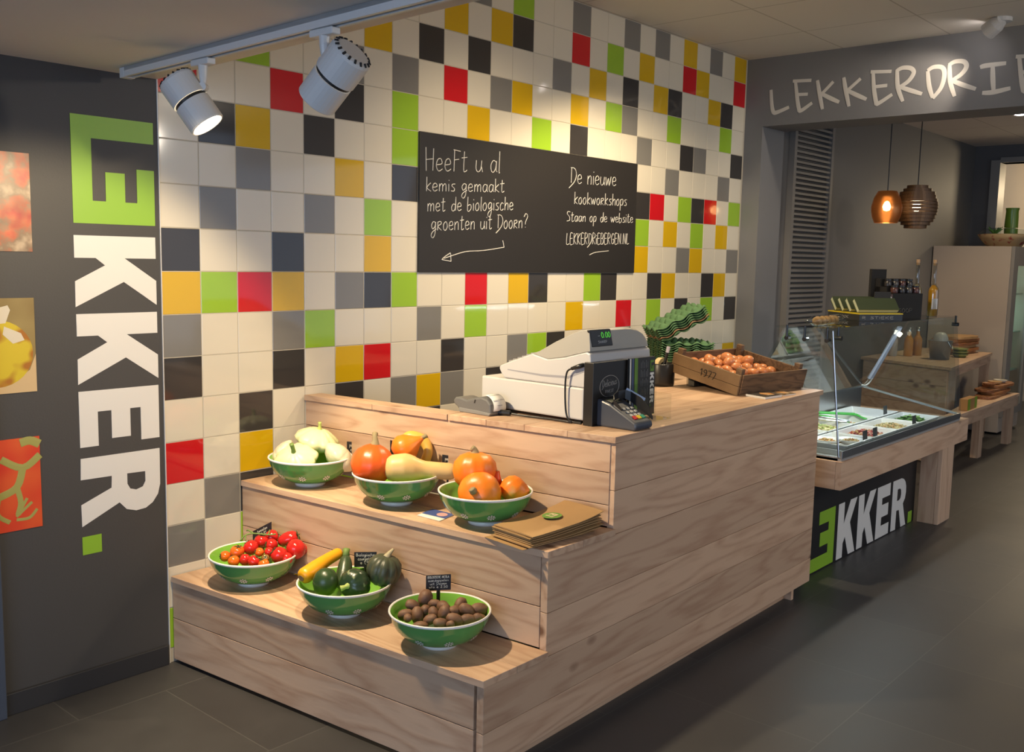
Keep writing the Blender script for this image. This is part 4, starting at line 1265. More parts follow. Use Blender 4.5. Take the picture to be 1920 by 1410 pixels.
obj('label_lines', bm, mat('label_ink', (.15, .14, .14), .7), t)
bm = bmesh.new(); obox(bm, (.7592, -.792, .972), (.001, 0, 0), (0, .006, 0), (0, -.004, .013)); obj('slit', bm, BLACKM, t)

# black sleeve with oval emblem
t = thing('black_menu_box', 'upright black box with a pale oval emblem leaning at the drawer', 'box', (.96, -1.225, ZT))
bm = bmesh.new(); box(bm, .860, 1.060, -1.240, -1.200, ZT, 1.148); obj('case', bm, mat('black_card', (0.010, 0.009, 0.009), 0.4), t, bevel=.0015)
OV = mat('oval_emblem_grey', (0.30, 0.28, 0.25), 0.5)
bm = bmesh.new()
c = Vector((.953, -1.2404, 1.063))
ring = [c + Vector((.056 * math.cos(a), 0, .037 * math.sin(a))) for a in [2 * math.pi * k / 32 for k in range(33)]]
spine(bm, ring, .0013, 4, caps=False); obj('oval_ring', bm, OV, t)
bm = bmesh.new(); write(bm, 'Delicious', c + Vector((-.042, -.0002, -.002)), (1, 0, 0.08), (0, 0, 1), .084, .024, .001, 4, 3); write(bm, 'FINEST', c + Vector((-.024, -.0002, -.022)), (1, 0, 0.02), (0, 0, 1), .048, .010, .0007, 4, 2)
obj('emblem_text', bm, OV, t)

# payment terminal
t = thing('payment_terminal', 'dark grey payment terminal with colour keys at the worktop edge', 'payment terminal', (.945, -1.31, ZT))
TG = mat('terminal_grey', (0.050, 0.058, 0.078), 0.35)
bm = bmesh.new(); prism(bm, [(-1.215, ZT), (-1.392, ZT), (-1.399, ZT + .012), (-1.396, ZT + .026), (-1.345, ZT + .052), (-1.29, ZT + .080), (-1.245, ZT + .092), (-1.220, ZT + .088), (-1.212, ZT + .05)], .888, .988, 0, 'yz')
obj('body', bm, TG, t, bevel=.006)
bm = bmesh.new(); obox(bm, (.897, -1.243, ZT + .0925), (.08, 0, 0), (0, -.050, -.0115), (0, -.0004, .002)); obj('screen_panel', bm, BLACK, t)
bm = bmesh.new(); obox(bm, (.907, -1.258, ZT + .0895), (.045, 0, 0), (0, -.026, -.006), (0, -.0004, .002)); obj('screen', bm, mat('lcd_green_grey', (0.11, 0.125, 0.085), 0.25), t)
bm = bmesh.new()
sh = [(.893, -1.335, .008), (.895, -1.30, .016), (.915, -1.285, .022), (.95, -1.278, .026), (.985, -1.283, .030), (.997, -1.30, .034), (1.000, -1.34, .040), (.999, -1.372, .030), (.996, -1.392, .010)]
for (x0, y0, h0), (x1, y1, h1) in zip(sh, sh[1:]):
    zz = lambda y: ZT + .026 + max(0, (y + 1.396)) * .56
    v = [bm.verts.new(p) for p in ((x0, y0, zz(y0)), (x1, y1, zz(y1)), (x1, y1, zz(y1) + h1), (x0, y0, zz(y0) + h0))]
    bm.faces.new(v)
bmesh.ops.remove_doubles(bm, verts=bm.verts[:], dist=1e-5)
q = obj('keypad_shield', bm, BLACK, t)
sd = q.modifiers.new('thick', 'SOLIDIFY'); sd.thickness = .003
for i, (cn, cc) in enumerate((('key_red', (0.5, 0.02, 0.02)), ('key_yellow', (0.7, 0.5, 0.02)), ('key_green', (0.03, 0.30, 0.18)))):
    bm = bmesh.new(); obox(bm, (.910 + i * .023, -1.378, ZT + .0355), (.017, 0, 0), (0, .012, .008), (0, -.001, .003)); obj('key', bm, mat(cn, cc, 0.4), t)
for i in range(3):
    for j in range(3):
        bm = bmesh.new(); obox(bm, (.912 + i * .023, -1.362 + j * .016, ZT + .0435 + j * .0088), (.013, 0, 0), (0, .008, .0053), (0, -.001, .002)); obj('key', bm, mat('key_pale', (0.45, 0.45, 0.43), 0.4), t)
t = thing('blue_note', 'pale blue paper slip standing behind the payment terminal', 'paper', (1.06, -1.264, .98))
bm = bmesh.new(); obox(bm, (1.008, -1.262, 1.030), (.118, 0, -.048), (.014, -.003, .024), (0, -.0008, 0)); obj('slip', bm, mat('note_blue', (0.33, 0.50, 0.85), 0.6), t)

# leaflet holder
ACR = glass('acrylic', (0.95, 0.96, 0.95), 0.8)
t = thing('leaflet_holder', 'clear acrylic leaflet stand beside the payment terminal', 'leaflet holder', (1.13, -1.27, ZT))
bm = bmesh.new()
box(bm, 1.045, 1.215, -1.262, -1.260, ZT + .004, 1.06); box(bm, 1.045, 1.215, -1.245, -1.243, ZT + .004, 1.12)
box(bm, 1.205, 1.208, -1.330, -1.245, ZT, ZT + .09); box(bm, 1.045, 1.215, -1.330, -1.243, ZT, ZT + .003)
obj('acrylic_body', bm, ACR, t)
t = thing('leaflet', 'black leaflets lettered LEKKER standing in the clear stand', 'leaflet', (1.13, -1.2525, ZT + .006))
bm = bmesh.new(); obox(bm, (1.052, -1.249, .9430), (.160, 0, 0), (0, -.008, 0), (.0, .004, .208))
obj('booklet', bm, mat('leaflet_black', (0.022, 0.019, 0.017), 0.35), t)
P = lambda a, b_, o=0: Vector((1.052 + .160 * a, -1.2572 - o + .004 * b_, .943 + .208 * b_))
for nm, a0, a1, mm in (('white_edge', 0, .05, PAPERW), ('blue_band', .09, .15, mat('leaflet_blue', (0.05, 0.08, 0.18), 0.4)), ('green_band', .19, .31, mat('leaflet_green', (0.11, 0.24, 0.02), 0.4))):
    bm = bmesh.new(); fill_poly(bm, [[(a0, 0.002), (a1, 0.002), (a1, .998), (a0, .998)]], P, (0, -.0004, 0)); obj(nm, bm, mm, t)
bm = bmesh.new()
for i in range(5):
    for j in range(5):
        z_ = .2 + j * .155
        spine(bm, [P(.44 + i * .065, z_, .0006), P(.44 + i * .065, z_ + .10 + .03 * ((i + j) % 2), .0006)], .0007, 4)
obj('small_print', bm, mat('leaflet_print', (0.25, 0.24, 0.22), 0.6), t)
logo(t, lambda u, v: P(.80 + v / .285 * .15, .94 - u / 1.45 * .80, .0004), (0, -.0005, 0), mat('leaflet_green', (0, 0, 0)), PAPERW)
bm = bmesh.new(); fill_poly(bm, [[(.32, -.001), (1, -.001), (1, .006), (.32, .006)]], P, (0, -.0006, 0)); obj('green_band', bm, mat('leaflet_green', (0, 0, 0)), t)

# mug with pen, tape
t = thing('pen_mug', 'black mug holding a pen behind the leaflets', 'mug', (1.985, -.79, ZT))
bm = bmesh.new(); lathe(bm, [(0, .0), (.052, 0), (.058, .004), (.060, .02), (.060, .098), (.0575, .102), (.055, .098), (.054, .012), (0, .01)], 36, (1.985, -.79, ZT)); obj('cup', bm, BLACK, t, smooth=True)
bm = bmesh.new(); spine(bm, smooth_line([(1.945, -.80, ZT + .085), (1.925, -.785, ZT + .08), (1.92, -.78, ZT + .05), (1.93, -.79, ZT + .025), (1.945, -.80, ZT + .02)]), .007, 8); obj('handle', bm, BLACK, t, smooth=True)
t = thing('pen', 'black pen with a white cap standing in the mug', 'pen', (2.0, -.83, ZT + .02))
bm = bmesh.new(); spine(bm, [(1.970, -.793, ZT + .015), (1.989, -.815, ZT + .150)], .0075, 8); obj('barrel', bm, BLACK, t)
bm = bmesh.new(); spine(bm, [(1.9891, -.8151, ZT + .151), (1.992, -.819, ZT + .178)], .0085, 8); obj('cap', bm, mat('pen_cap_white', (.6, .58, .68), .4), t)
t = thing('tape_dispenser', 'black tape dispenser with a cream roll of tape behind the mug', 'tape dispenser', (2.03, -.70, ZT))
bm = bmesh.new(); prism(bm, [(1.90, ZT), (2.10, ZT), (2.10, ZT + .03), (2.06, ZT + .045), (1.99, ZT + .05), (1.94, ZT + .045), (1.90, ZT + .02)], -.745, -.715, 0, 'xz'); obj('base', bm, BLACK, t, bevel=.003)
bm = bmesh.new()
for (rr, z_) in ((0, 0),):
    lathe(bm, [(.032, -.012), (.050, -.012), (.050, .012), (.032, .012), (.032, -.012)], 32)
bm.transform(Matrix.Translation((2.02, -.765, ZT + .072)) @ Matrix.Rotation(math.pi / 2, 4, 'X')); obj('tape_roll', bm, mat('tape_cream', (0.62, 0.50, 0.28), 0.4), t)
bm = bmesh.new(); lathe(bm, [(0, -.010), (.0315, -.010), (.0315, .010), (0, .010)], 24); bm.transform(Matrix.Translation((2.02, -.765, ZT + .072)) @ Matrix.Rotation(math.pi / 2, 4, 'X')); obj('roll_hub', bm, BLACK, t)

# ------------------------------------------------------------------ egg crate
t = thing('egg_crate', 'old tilted wooden crate stencilled 1977, full of brown eggs', 'crate', (1.936, -1.197, ZT))
F0 = Vector((1.937, -1.197, ZT))
e1 = Vector((.989, -.151, 0)).normalized()
e2 = Vector((.118, .345, .0655)); e2 -= e1 * e1.dot(e2); e2.normalize()
nn = e1.cross(e2)
LX, LY, HH = .472, .375, .088
CR = lambda s, u, h: F0 + e1 * s + e2 * u + nn * h
def cbox(bm, s0, s1, u0, u1, h0, h1):
    obox(bm, CR(s0, u0, h0), e1 * (s1 - s0), e2 * (u1 - u0), nn * (h1 - h0))
bm = bmesh.new(); obox(bm, CR(0, 0, 0), e1 * .012, e2 * LY, nn * HH * .44); obox(bm, CR(0, 0, HH * .455), e1 * .012, e2 * LY, nn * HH * .545)
s1 = obj('end_board', bm, mat('crate_end_wood', (0.21, 0.13, 0.062), 0.6, noise=(9, (0.13, 0.075, 0.034), 5, 0.35, 0.7)), t, bevel=.0015)
bm = bmesh.new(); obox(bm, CR(LX - .012, 0, 0), e1 * .012, e2 * LY, nn * HH); obj('end_board', bm, OLDX, t, bevel=.0015)
bm = bmesh.new(); obox(bm, CR(.013, -.004, 0.003), e1 * (LX - .006), e2 * .010, nn * HH - e2 * .004); obj('long_board', bm, OLDX, t, bevel=.0015)
bm = bmesh.new(); obox(bm, CR(.013, LY - .010, 0), e1 * (LX - .026), e2 * .010, nn * HH); obj('long_board', bm, OLDX, t, bevel=.0015)
bm = bmesh.new(); cbox(bm, .013, LX - .013, .011, LY - .011, .002, .010); obj('bottom_board', bm, OLDX, t)
for s, u in ((.0125, .007), (LX - .0365, .007), (.0125, LY - .041), (LX - .0365, LY - .041)):
    bm = bmesh.new(); obox(bm, CR(s, u, .0105), e1 * .024, e2 * .03, nn * .102); obj('corner_post', bm, OLDX, t, bevel=.002)
bm = bmesh.new(); write(bm, '1977', CR(-.0006, LY * .56, HH * .36), -e2, nn, .085, .030, .0022, 4, 3); obj('stencil', bm, mat('stencil_black', (0.02, 0.015, 0.01), 0.8), s1)
EGG = mat('egg_brown', (0.56, 0.20, 0.075), 0.32, noise=(10, (0.62, 0.27, 0.11), 3, 0.35, 0.7))
EL = [(.10, .335, .05), (.17, .335, .045), (.24, .335, .05), (.31, .335, .05), (.38, .33, .05), (.425, .325, .045), (.075, .27, .045), (.135, .275, .05), (.205, .275, .055), (.27, .275, .05), (.34, .27, .05), (.41, .265, .045), (.06, .205, .04), (.12, .21, .05), (.185, .21, .045), (.25, .21, .055), (.32, .205, .05), (.385, .20, .045), (.44, .205, .04),
      (.07, .14, .045), (.14, .14, .045), (.21, .145, .05), (.275, .14, .045), (.345, .135, .05), (.42, .14, .045), (.06, .075, .04), (.125, .07, .045), (.19, .075, .04), (.26, .07, .045), (.33, .07, .042), (.40, .07, .04), (.16, .30, .075), (.29, .30, .078), (.23, .24, .078), (.36, .235, .074)]
e0 = None
for i, (s, u, h) in enumerate(EL):
    lb = 'brown hen egg heaped in the old wooden crate'
    p = CR(s, u, min(h, .062) - .004 + (.012 if h > .07 else 0))
    if e0 is None:
        bm = bmesh.new(); lathe(bm, [(0, -.0275), (.010, -.0258), (.018, -.019), (.0222, -.008), (.0222, .002), (.0195, .013), (.0145, .022), (.008, .0285), (0, .031)], 24)
        e0 = obj('egg', bm, EGG, None, smooth=True); e0.location = p; tag(e0, lb, 'egg', 'brown eggs in the crate'); o = e0
    else:
        o = copy_tree(e0, p, (0, 0, 0), lb)
    rr = random.Random(i * 3 + 5)
    o.rotation_euler = (rr.uniform(.9, 1.9), rr.uniform(-.4, .4), rr.uniform(0, 6.28))
    k = rr.uniform(1.0, 1.12); o.scale = (k, k, k)
t = thing('clear_box', 'clear plastic box propping up the back of the egg crate', 'box', (2.10, -.87, ZT))
bm = bmesh.new(); obox(bm, (2.045, -.925, ZT), (.36, -.04, 0), (.012, .045, 0), (0, 0, .046)); obj('plastic_shell', bm, glass('smoky_clear_plastic', (0.72, 0.74, 0.74), 1.0), t)
bm = bmesh.new(); obox(bm, (2.055, -.920, ZT + .002), (.33, -.037, 0), (.009, .035, 0), (0, 0, .036)); obj('contents', bm, mat('box_contents', (0.22, 0.19, 0.16), 0.5, noise=(12, (0.03, 0.03, 0.04), 2, .45, .55)), t)

# magazines beside the crate
def magazine(label, c, a, b_, h, m_):
    t = thing('magazine', label, 'magazine', c, group='magazines beside the egg crate')
    c, a, b_ = Vector(c), Vector(a), Vector(b_)
    bm = bmesh.new(); obox(bm, c, a, b_, (0, 0, h)); obj('pages', bm, PAPERW, t)
    bm = bmesh.new(); obox(bm, c + Vector((0, 0, h)), a, b_, (0, 0, .001)); obj('cover', bm, m_, t)
    bm = bmesh.new(); fill_poly(bm, [[(.45, .25), (.8, .2), (.92, .55), (.6, .85), (.4, .6)]], lambda u, v: c + a * u + b_ * v + Vector((0, 0, h + .0011)), (0, 0, .0003)); obj('cover_picture', bm, mat('magazine_orange', (0.6, 0.25, 0.05), 0.3, noise=(40, (.75, .6, .4), 3, .4, .6)), t)
magazine('small stack of glossy magazines under the crate corner', (1.935, -1.330, ZT), (.125, -.012, 0), (.03, .105, 0), .009, mat('magazine_dark', (0.06, 0.055, 0.05), 0.25))
magazine('thin brown magazine beside the glossy stack', (2.085, -1.338, ZT), (.10, -.008, 0), (.03, .105, 0), .004, mat('magazine_brown', (0.16, 0.11, 0.06), 0.25, noise=(30, (.35, .28, .2), 3, .45, .6)))

# ------------------------------------------------------------------ egg trays on a table behind
t = thing('prep_table', 'low wooden table against the tiles, hidden behind the egg crate', 'table', (2.78, -.36, 0))
bm = bmesh.new(); box(bm, 2.40, 3.16, -.70, -.008, .885, .915); obj('table_top', bm, WOODX, t)
for x in (2.43, 3.10):
    for y in (-.67, -.05):
        bm = bmesh.new(); box(bm, x, x + .04, y, y + .04, 0, .885); obj('leg', bm, WOODZ, t)


def egg_tray_mesh():
    bm = bmesh.new()
    n = 30
    S = .29
    V = []
    for i in range(n + 1):
        row = []
        for j in range(n + 1):
            x, y = (i / n - .5) * S, (j / n - .5) * S
            k = 2 * math.pi * 3 / S
            z = .016 * math.cos(k * x) * math.cos(k * y) + .006 * math.cos(k * x * 2) * .4
            ed = min(i, n - i, j, n - j)
            row.append(bm.verts.new((x, y, z if ed else z * .35)))
        V.append(row)
    for i in range(n):
        for j in range(n):
            bm.faces.new((V[i][j], V[i + 1][j], V[i + 1][j + 1], V[i][j + 1]))
    return bm


PULP = mat('pulp_green', (0.085, 0.185, 0.080), 0.85, noise=(60, (0.12, 0.24, 0.11), 3, 0.35, 0.7), bump=(90, .3))
PULPB = mat('pulp_brown', (0.34, 0.21, 0.11), 0.85, bump=(90, .3))
bm = egg_tray_mesh()
tr0 = obj('egg_tray', bm, PULP, None, smooth=True)
sd = tr0.modifiers.new('thick', 'SOLIDIFY'); sd.thickness = .0022
g = 'pulp egg trays piled behind the crate'
rz = math.radians(-41)
base = Vector((2.74, -.42, .945))
tr0.location = base
tr0.rotation_euler = (0, 0, rz)
tag(tr0, 'green pulp egg tray in the level part of the pile', 'egg tray', g)
for i in range(1, 11):
    rr = random.Random(i)
    copy_tree(tr0, base + Vector((rr.uniform(-.002, .002), rr.uniform(-.002, .002), i * .0118)), (0, 0, rz + rr.uniform(-.006, .006)), 'green pulp egg tray in the level part of the pile', g)
rdir = Vector((.658, -.753, 0))
for i in range(6):
    # upper trays slope up along the view's width
    R_ = Matrix.Rotation(rz, 4, 'Z') @ Matrix.Rotation(-math.radians(27), 4, 'Y')
    nz = R_ @ Vector((0, 0, 1))
    loc = base + Vector((0, 0, .196)) - rdir * .012 + nz * (.0125 * i)
    c = copy_tree(tr0, loc, R_.to_euler(), 'green pulp egg tray in the sloping upper part of the pile' if i != 1 else 'brown pulp egg tray among the green ones', g)
    if i == 1:
        c.data = c.data.copy(); c.data.materials.clear(); c.data.materials.append(PULPB)
# ------------------------------------------------------------------ glass counter for salads
t = thing('display_case', 'wooden deli counter with a glass case of salads', 'display case', (3.5, -1.05, 0))
DX0, DX1, DY = 2.595, 4.485, -1.400
bm = bmesh.new(); box(bm, DX0, DX1, DY, DY + .028, .448, .582); obj('front_apron', bm, WOODX, t, bevel=.0015)
bm = bmesh.new(); box(bm, DX0, DX0 + .028, DY + .0285, -.72, .448, .582); obj('end_apron', bm, WOODY, t, bevel=.0015)
bm = bmesh.new(); box(bm, DX1 - .028, DX1, DY + .0285, -.72, .448, .582); obj('end_apron', bm, WOODY, t, bevel=.0015)
bm = bmesh.new(); box(bm, DX0 + .029, DX1 - .029, DY + .029, -.72, .55, .580); obj('deck', bm, WOODX, t)
bm = bmesh.new(); box(bm, 4.045, 4.255, DY + .002, DY + .026, 0, .4475); box(bm, 4.045, 4.07, DY + .027, DY + .12, 0, .4475)
obj('leg', bm, WOODZ, t, bevel=.0015)
bm = bmesh.new(); box(bm, 4.045, 4.255, -.80, -.75, 0, .4475); obj('leg', bm, WOODZ, t, bevel=.0015)
bm = bmesh.new(); box(bm, 2.65, 2.70, -.80, -.75, 0, .4475); obj('leg', bm, WOODZ, t, bevel=.0015)
GX0, GX1 = 2.612, 4.345
bm = bmesh.new(); box(bm, GX0, GX1, -1.392, -1.383, .5945, .629); box(bm, GX0, GX1, -1.383, -1.365, .5945, .598)
obj('front_rail', bm, STEEL, t, bevel=.001)
bm = bmesh.new(); box(bm, GX0, GX0 + .012, -1.372, -.80, .5822, .600); box(bm, GX0, GX1, -1.39, -.80, .5815, .5935); box(bm, GX0 + .075, GX0 + .085, -1.36, -.83, .594, .618)
obj('pan_edge', bm, mat('pan_steel', (0.60, 0.62, 0.63), 0.35, metal=0.7), t)
bm = bmesh.new(); box(bm, GX0, GX1 - .10, -.826, -.812, .594, .745); box(bm, GX0, GX1 - .10, -.834, -.826, .735, .748)
obj('back_panel', bm, STEEL, t)
bm = bmesh.new(); obox(bm, (GX1 - .105, -.83, .735), (.018, 0, 0), (.105, -.545, -.122), (0, 0, .012)); obj('side_rail', bm, STEEL, t)
ZG = 1.190
# glass: top, front, ends, back
bm = bmesh.new(); prism(bm, [(2.575, -1.310), (4.43, -1.310), (4.35, -1.03), (2.560, -1.055)], ZG, ZG + .008); obj('glass_top', bm, GLASS, t)
bm = bmesh.new(); obox(bm, (2.628, -1.376, .598), (1.785, 0, 0), (0, .006, 0), (-.004, .062, ZG - .600)); obj('glass_front', bm, GLASS, t)
bm = bmesh.new()
v = [(-1.366, .601), (-.835, .601), (-.838, .75), (-1.065, ZG - .004), (-1.300, ZG - .004)]
prism(bm, v, 2.618, 2.624, 0, 'yz'); obj('glass_end', bm, GLASS, t)
bm = bmesh.new(); prism(bm, [(-1.362, .625), (-.845, .742), (-1.065, ZG - .004), (-1.300, ZG - .004)], 4.372, 4.378, 0, 'yz'); obj('glass_end', bm, GLASS, t)
bm = bmesh.new(); obox(bm, (2.66, -.838, .752), (1.66, 0, 0), (0, .005, .002), (0, -.228, .43)); obj('glass_back', bm, glass('sliding_glass', (0.90, 0.94, 0.95), 1.6), t)
bm = bmesh.new(); obox(bm, (2.615, -1.3755, .600), (.008, 0, 0), (0, .006, 0), (-.004, .062, ZG - .604)); obj('corner_strip', bm, BLACK, t)
bm = bmesh.new(); spine(bm, [(2.613, -1.376, .600), (2.609, -1.314, ZG - .004)], .0028, 8); obj('corner_edge', bm, STEEL, t)
bm = bmesh.new(); obox(bm, (4.262, -.868, .785), (.052, 0, 0), (0, .014, .006), (-.01, -.165, .335)); lb = obj('light_bar', bm, mat('light_bar_housing', (0.45, 0.48, 0.62), 0.35), t)
bm = bmesh.new(); spine(bm, [(4.29, -1.015, 1.065), (4.29, -1.030, 1.085)], .012, 10); obj('bulb', bm, mat('bar_glow', (1, .95, .8), .4, emis=4, emcol=(1, .92, .7)), lb)
bm = bmesh.new(); spine(bm, smooth_line([(4.296, -.868, .79), (4.30, -.85, .76), (4.27, -.84, .745), (4.22, -.836, .75)]), .005, 8); obj('lamp_cable', bm, PAPERW, lb, smooth=True)
cl = [(2.6, -1.29), (2.6, -1.18), (2.6, -1.09), (2.66, -1.335), (4.40, -1.325)]
for i, (x, y) in enumerate(cl):
    bm = bmesh.new()
    spine(bm, [(x, y, ZG - .05), (x + .03, y, ZG - .05)] if i < 3 else [(x, y + .035, ZG - .04), (x, y - .002, ZG - .04)], .011, 12)
    spine(bm, [(x + .004, y + (.018 if i > 2 else 0), ZG - .045), (x + .004, y + (.018 if i > 2 else 0), ZG + .012)], .006, 8)
    obj('clamp', bm, BLACK, t)
light('case_light', 'AREA', (3.45, -1.20, 1.165), (3.45, -1.10, .6), 9, (0.86, 0.95, 1.0), shape='RECTANGLE', size=1.55, size_y=.03)

# trays and salads
TW = .318
tx = [2.735, 3.072, 3.407, 3.742]
rows = [(-1.362, -1.146), (-1.126, -.842)]
GN = mat('tray_white', (0.80, 0.80, 0.80), 0.3)
nm = [['white tray with two round dishes nearest the glass corner', 'white tray of red salad along the front glass', 'white tray of brown grain salad along the front glass', 'white tray of green leaves along the front glass, farthest'],
      ['white tray of pasta salad with tongs in the back row', 'white tray in the back row with pale salad and a spatula', 'nearly empty white tray in the back row with a green spatula', 'empty white tray at the far end of the back row']]
for j, (y0, y1) in enumerate(rows):
    for i, x0 in enumerate(tx):
        x1 = x0 + TW
        tt = thing('salad_tray', nm[j][i], 'tray', ((x0 + x1) / 2, (y0 + y1) / 2, .594), group='white salad trays in the glass case')
        bm = bmesh.new()
        zt, zb, w_, s_ = .636, .598, .008, .022
        o = [(x0, y0), (x1, y0), (x1, y1), (x0, y1)]
        a = [(x0 + w_, y0 + w_), (x1 - w_, y0 + w_), (x1 - w_, y1 - w_), (x0 + w_, y1 - w_)]
        b_ = [(x0 + s_, y0 + s_), (x1 - s_, y0 + s_), (x1 - s_, y1 - s_), (x0 + s_, y1 - s_)]
        L = [[bm.verts.new((*p, z)) for p in q] for q, z in ((b_, zb - .003), (o, zt - .004), (o, zt), (a, zt), (b_, zb))]
        for r0, r1 in zip(L, L[1:]):
            for k in range(4):
                bm.faces.new((r0[k], r0[(k + 1) % 4], r1[(k + 1) % 4], r1[k]))
        bm.faces.new(L[-1]); bm.faces.new(L[0][::-1])
        obj('pan', bm, GN, tt, bevel=.003)


def heap(name, label, x0, x1, y0, y1, zb, h, mats, n, size, shape, seed):
    """loose food: many bits on a low mound, one object"""
    rr = random.Random(seed)
    bm = bmesh.new()
    N = 10
    V = [[bm.verts.new((x0 + (x1 - x0) * i / N, y0 + (y1 - y0) * j / N, zb + h * (1 - (2 * i / N - 1) ** 2) * (1 - (2 * j / N - 1) ** 2) * rr.uniform(.7, 1.1))) for j in range(N + 1)] for i in range(N + 1)]
    for i in range(N):
        for j in range(N):
            bm.faces.new((V[i][j], V[i + 1][j], V[i + 1][j + 1], V[i][j + 1]))
    for k in range(n):
        u, v = rr.uniform(.06, .94), rr.uniform(.06, .94)
        p = Vector((x0 + (x1 - x0) * u, y0 + (y1 - y0) * v, zb + h * (1 - (2 * u - 1) ** 2) * (1 - (2 * v - 1) ** 2) + rr.uniform(0, .006)))
        a = rr.uniform(0, 6.28)
        d = Vector((math.cos(a), math.sin(a), rr.uniform(-.3, .5)))
        mi = rr.randrange(len(mats))
        if shape == 'strip':
            q = Vector((-d.y, d.x, 0)) * rr.uniform(-.6, .6) * size
            spine(bm, [p - d * size, p + q * .4, p + d * size], size * .22, 5, mi)
        elif shape == 'leaf':
            q = Vector((-d.y, d.x, .2)) * size * .5
            vs = [bm.verts.new(c) for c in (p - d * size, p + q, p + d * size, p - q)]
            bm.faces.new(vs).material_index = mi
        else:
            spine(bm, [p - d * size * .5, p, p + d * size * .5], [size * .3, size * .55, size * .3], 5, mi)
    o = obj(name, bm, mats, None)
    return tag(o, label, 'salad', kind='stuff')


RED1, RED2, PINK = mat('salad_red', (0.40, 0.05, 0.03), .35), mat('salad_dark_red', (0.20, 0.03, 0.03), .35), mat('salad_pink', (0.62, 0.30, 0.22), .4)
TAN1, TAN2, TAN3 = mat('salad_tan', (0.52, 0.33, 0.14), .5), mat('salad_cream', (0.62, 0.52, 0.26), .45), mat('salad_olive', (0.20, 0.18, 0.06), .5)
GR1, GR2 = mat('salad_green', (0.07, 0.20, 0.03), .4), mat('salad_light_green', (0.18, 0.36, 0.06), .4)
heap('red_salad', 'red meat salad heaped in the front tray', 3.10, 3.36, -1.33, -1.175, .605, .028, [RED1, RED2, PINK, TAN1], 130, .014, 'lump', 1)
heap('grain_salad', 'brown grain and mushroom salad in the front tray', 3.435, 3.70, -1.33, -1.175, .605, .024, [TAN1, TAN2, TAN3], 150, .012, 'lump', 2)
heap('leaf_salad', 'green leaf salad in the farthest front tray', 3.77, 4.03, -1.33, -1.175, .605, .030, [GR1, GR2], 130, .02, 'leaf', 3)
heap('pasta_salad', 'pale pasta salad in the back tray beside the tongs', 3.10, 3.36, -1.09, -.875, .605, .026, [TAN2, mat('pasta_pale', (0.62, 0.60, 0.32), .4), GR2], 150, .014, 'strip', 4)
heap('noodle_salad', 'yellow noodle salad in the nearest back tray', 2.765, 3.02, -1.09, -.875, .605, .026, [TAN2, TAN1, GR2], 120, .014, 'strip', 6)
heap('vegetable_salad', 'small rest of pale salad below the green spatula', 3.44, 3.58, -1.09, -.98, .605, .012, [TAN2, PINK, GR2], 50, .011, 'lump', 7)
for k, (x, y) in enumerate(((2.85, -1.215), (2.935, -1.300))):
    bm = bmesh.new(); lathe(bm, [(0, .001), (.045, .001), (.066, .020), (.070, .024), (.066, .024), (.045, .006), (0, .005)], 32, (x, y, .612)); o = obj('round_dish', bm, GN, None, smooth=True)
    tag(o, ['white round dish of couscous nearer the tiled wall', 'white round dish of couscous nearer the front glass'][k], 'dish', 'round dishes in the glass case')
    heap('couscous_salad', ['couscous salad in the round dish nearer the tiles', 'couscous salad in the round dish nearer the front glass'][k], x - .05, x + .05, y - .05, y + .05, .616, .016, [TAN1, TAN2, mat('couscous_orange', (0.55, 0.24, 0.06), .5)], 90, .009, 'lump', 8 + k)
SPG = mat('spatula_green', (0.05, 0.40, 0.05), 0.35)
def spatula(label, p0, p1, p2, w_):
    tt = thing('green_spatula', label, 'spatula', p0, group='green spatulas in the trays')
    bm = bmesh.new(); spine(bm, smooth_line([p0, p1]), .008, 8); obj('handle', bm, SPG, tt)
    a, b_ = Vector(p1), Vector(p2)
    d = (b_ - a); q = Vector((-d.y, d.x, 0)).normalized() * w_
    bm = bmesh.new(); obox(bm, a - q * .8, d, q * 1.6, (0, 0, .003)); obj('blade', bm, SPG, tt)
spatula('green spatula with its blade in the pale salad', (3.47, -.842, .645), (3.49, -.95, .641), (3.53, -1.05, .622), .035)
spatula('green spatula laid across the nearly empty tray', (3.58, -.835, .645), (3.72, -1.0, .640), (3.70, -1.075, .622), .02)
t2 = thing('salad_tongs', 'steel tongs with a scalloped grip on the pasta tray', 'tongs', (3.33, -.95, .64))
for s in (-1, 1):
    bm = bmesh.new(); spine(bm, smooth_line([(3.38, -.855, .648), (3.345 + .012 * s, -.96, .652 + .006 * s), (3.42 + .02 * s, -1.085, .642)]), .006, 6)
    obj('arm', bm, STEEL, t2)
for k, (x, y, lb_) in enumerate(((2.99, -1.352, 'dark back of a price card at the round dishes'), (3.12, -1.352, 'dark back of a price card beside the red salad'), (3.68, -1.352, 'dark back of a price card beside the grain salad'), (3.93, -1.10, 'dark back of a price card in the farthest trays'))):
    tt = thing('case_card', lb_, 'price card', (x, y, .636), group='price cards inside the glass case')
    bm = bmesh.new(); obox(bm, (x - .030, y, .630), (.06, .002, 0), (0, .002, 0), (0, .004, .048)); obj('card', bm, mat('card_back_grey', (.06, .06, .06), .6), tt)

# lettered board below
t = thing('lettered_panel', 'black lettered board below the deli counter, LEKKER in white and green', 'sign', (3.3, -1.24, 0))
bm = bmesh.new(); box(bm, 2.42, 4.046, -1.259, -1.238, 0.0, .4475); obj('board', bm, mat('panel_black', (0.014, 0.013, 0.014), 0.42), t)
logo(t, lambda u, v: (2.549 + u * 1.008, -1.2592, .006 + v * 1.02), (0, -.001, 0), LIME, VINYLW)

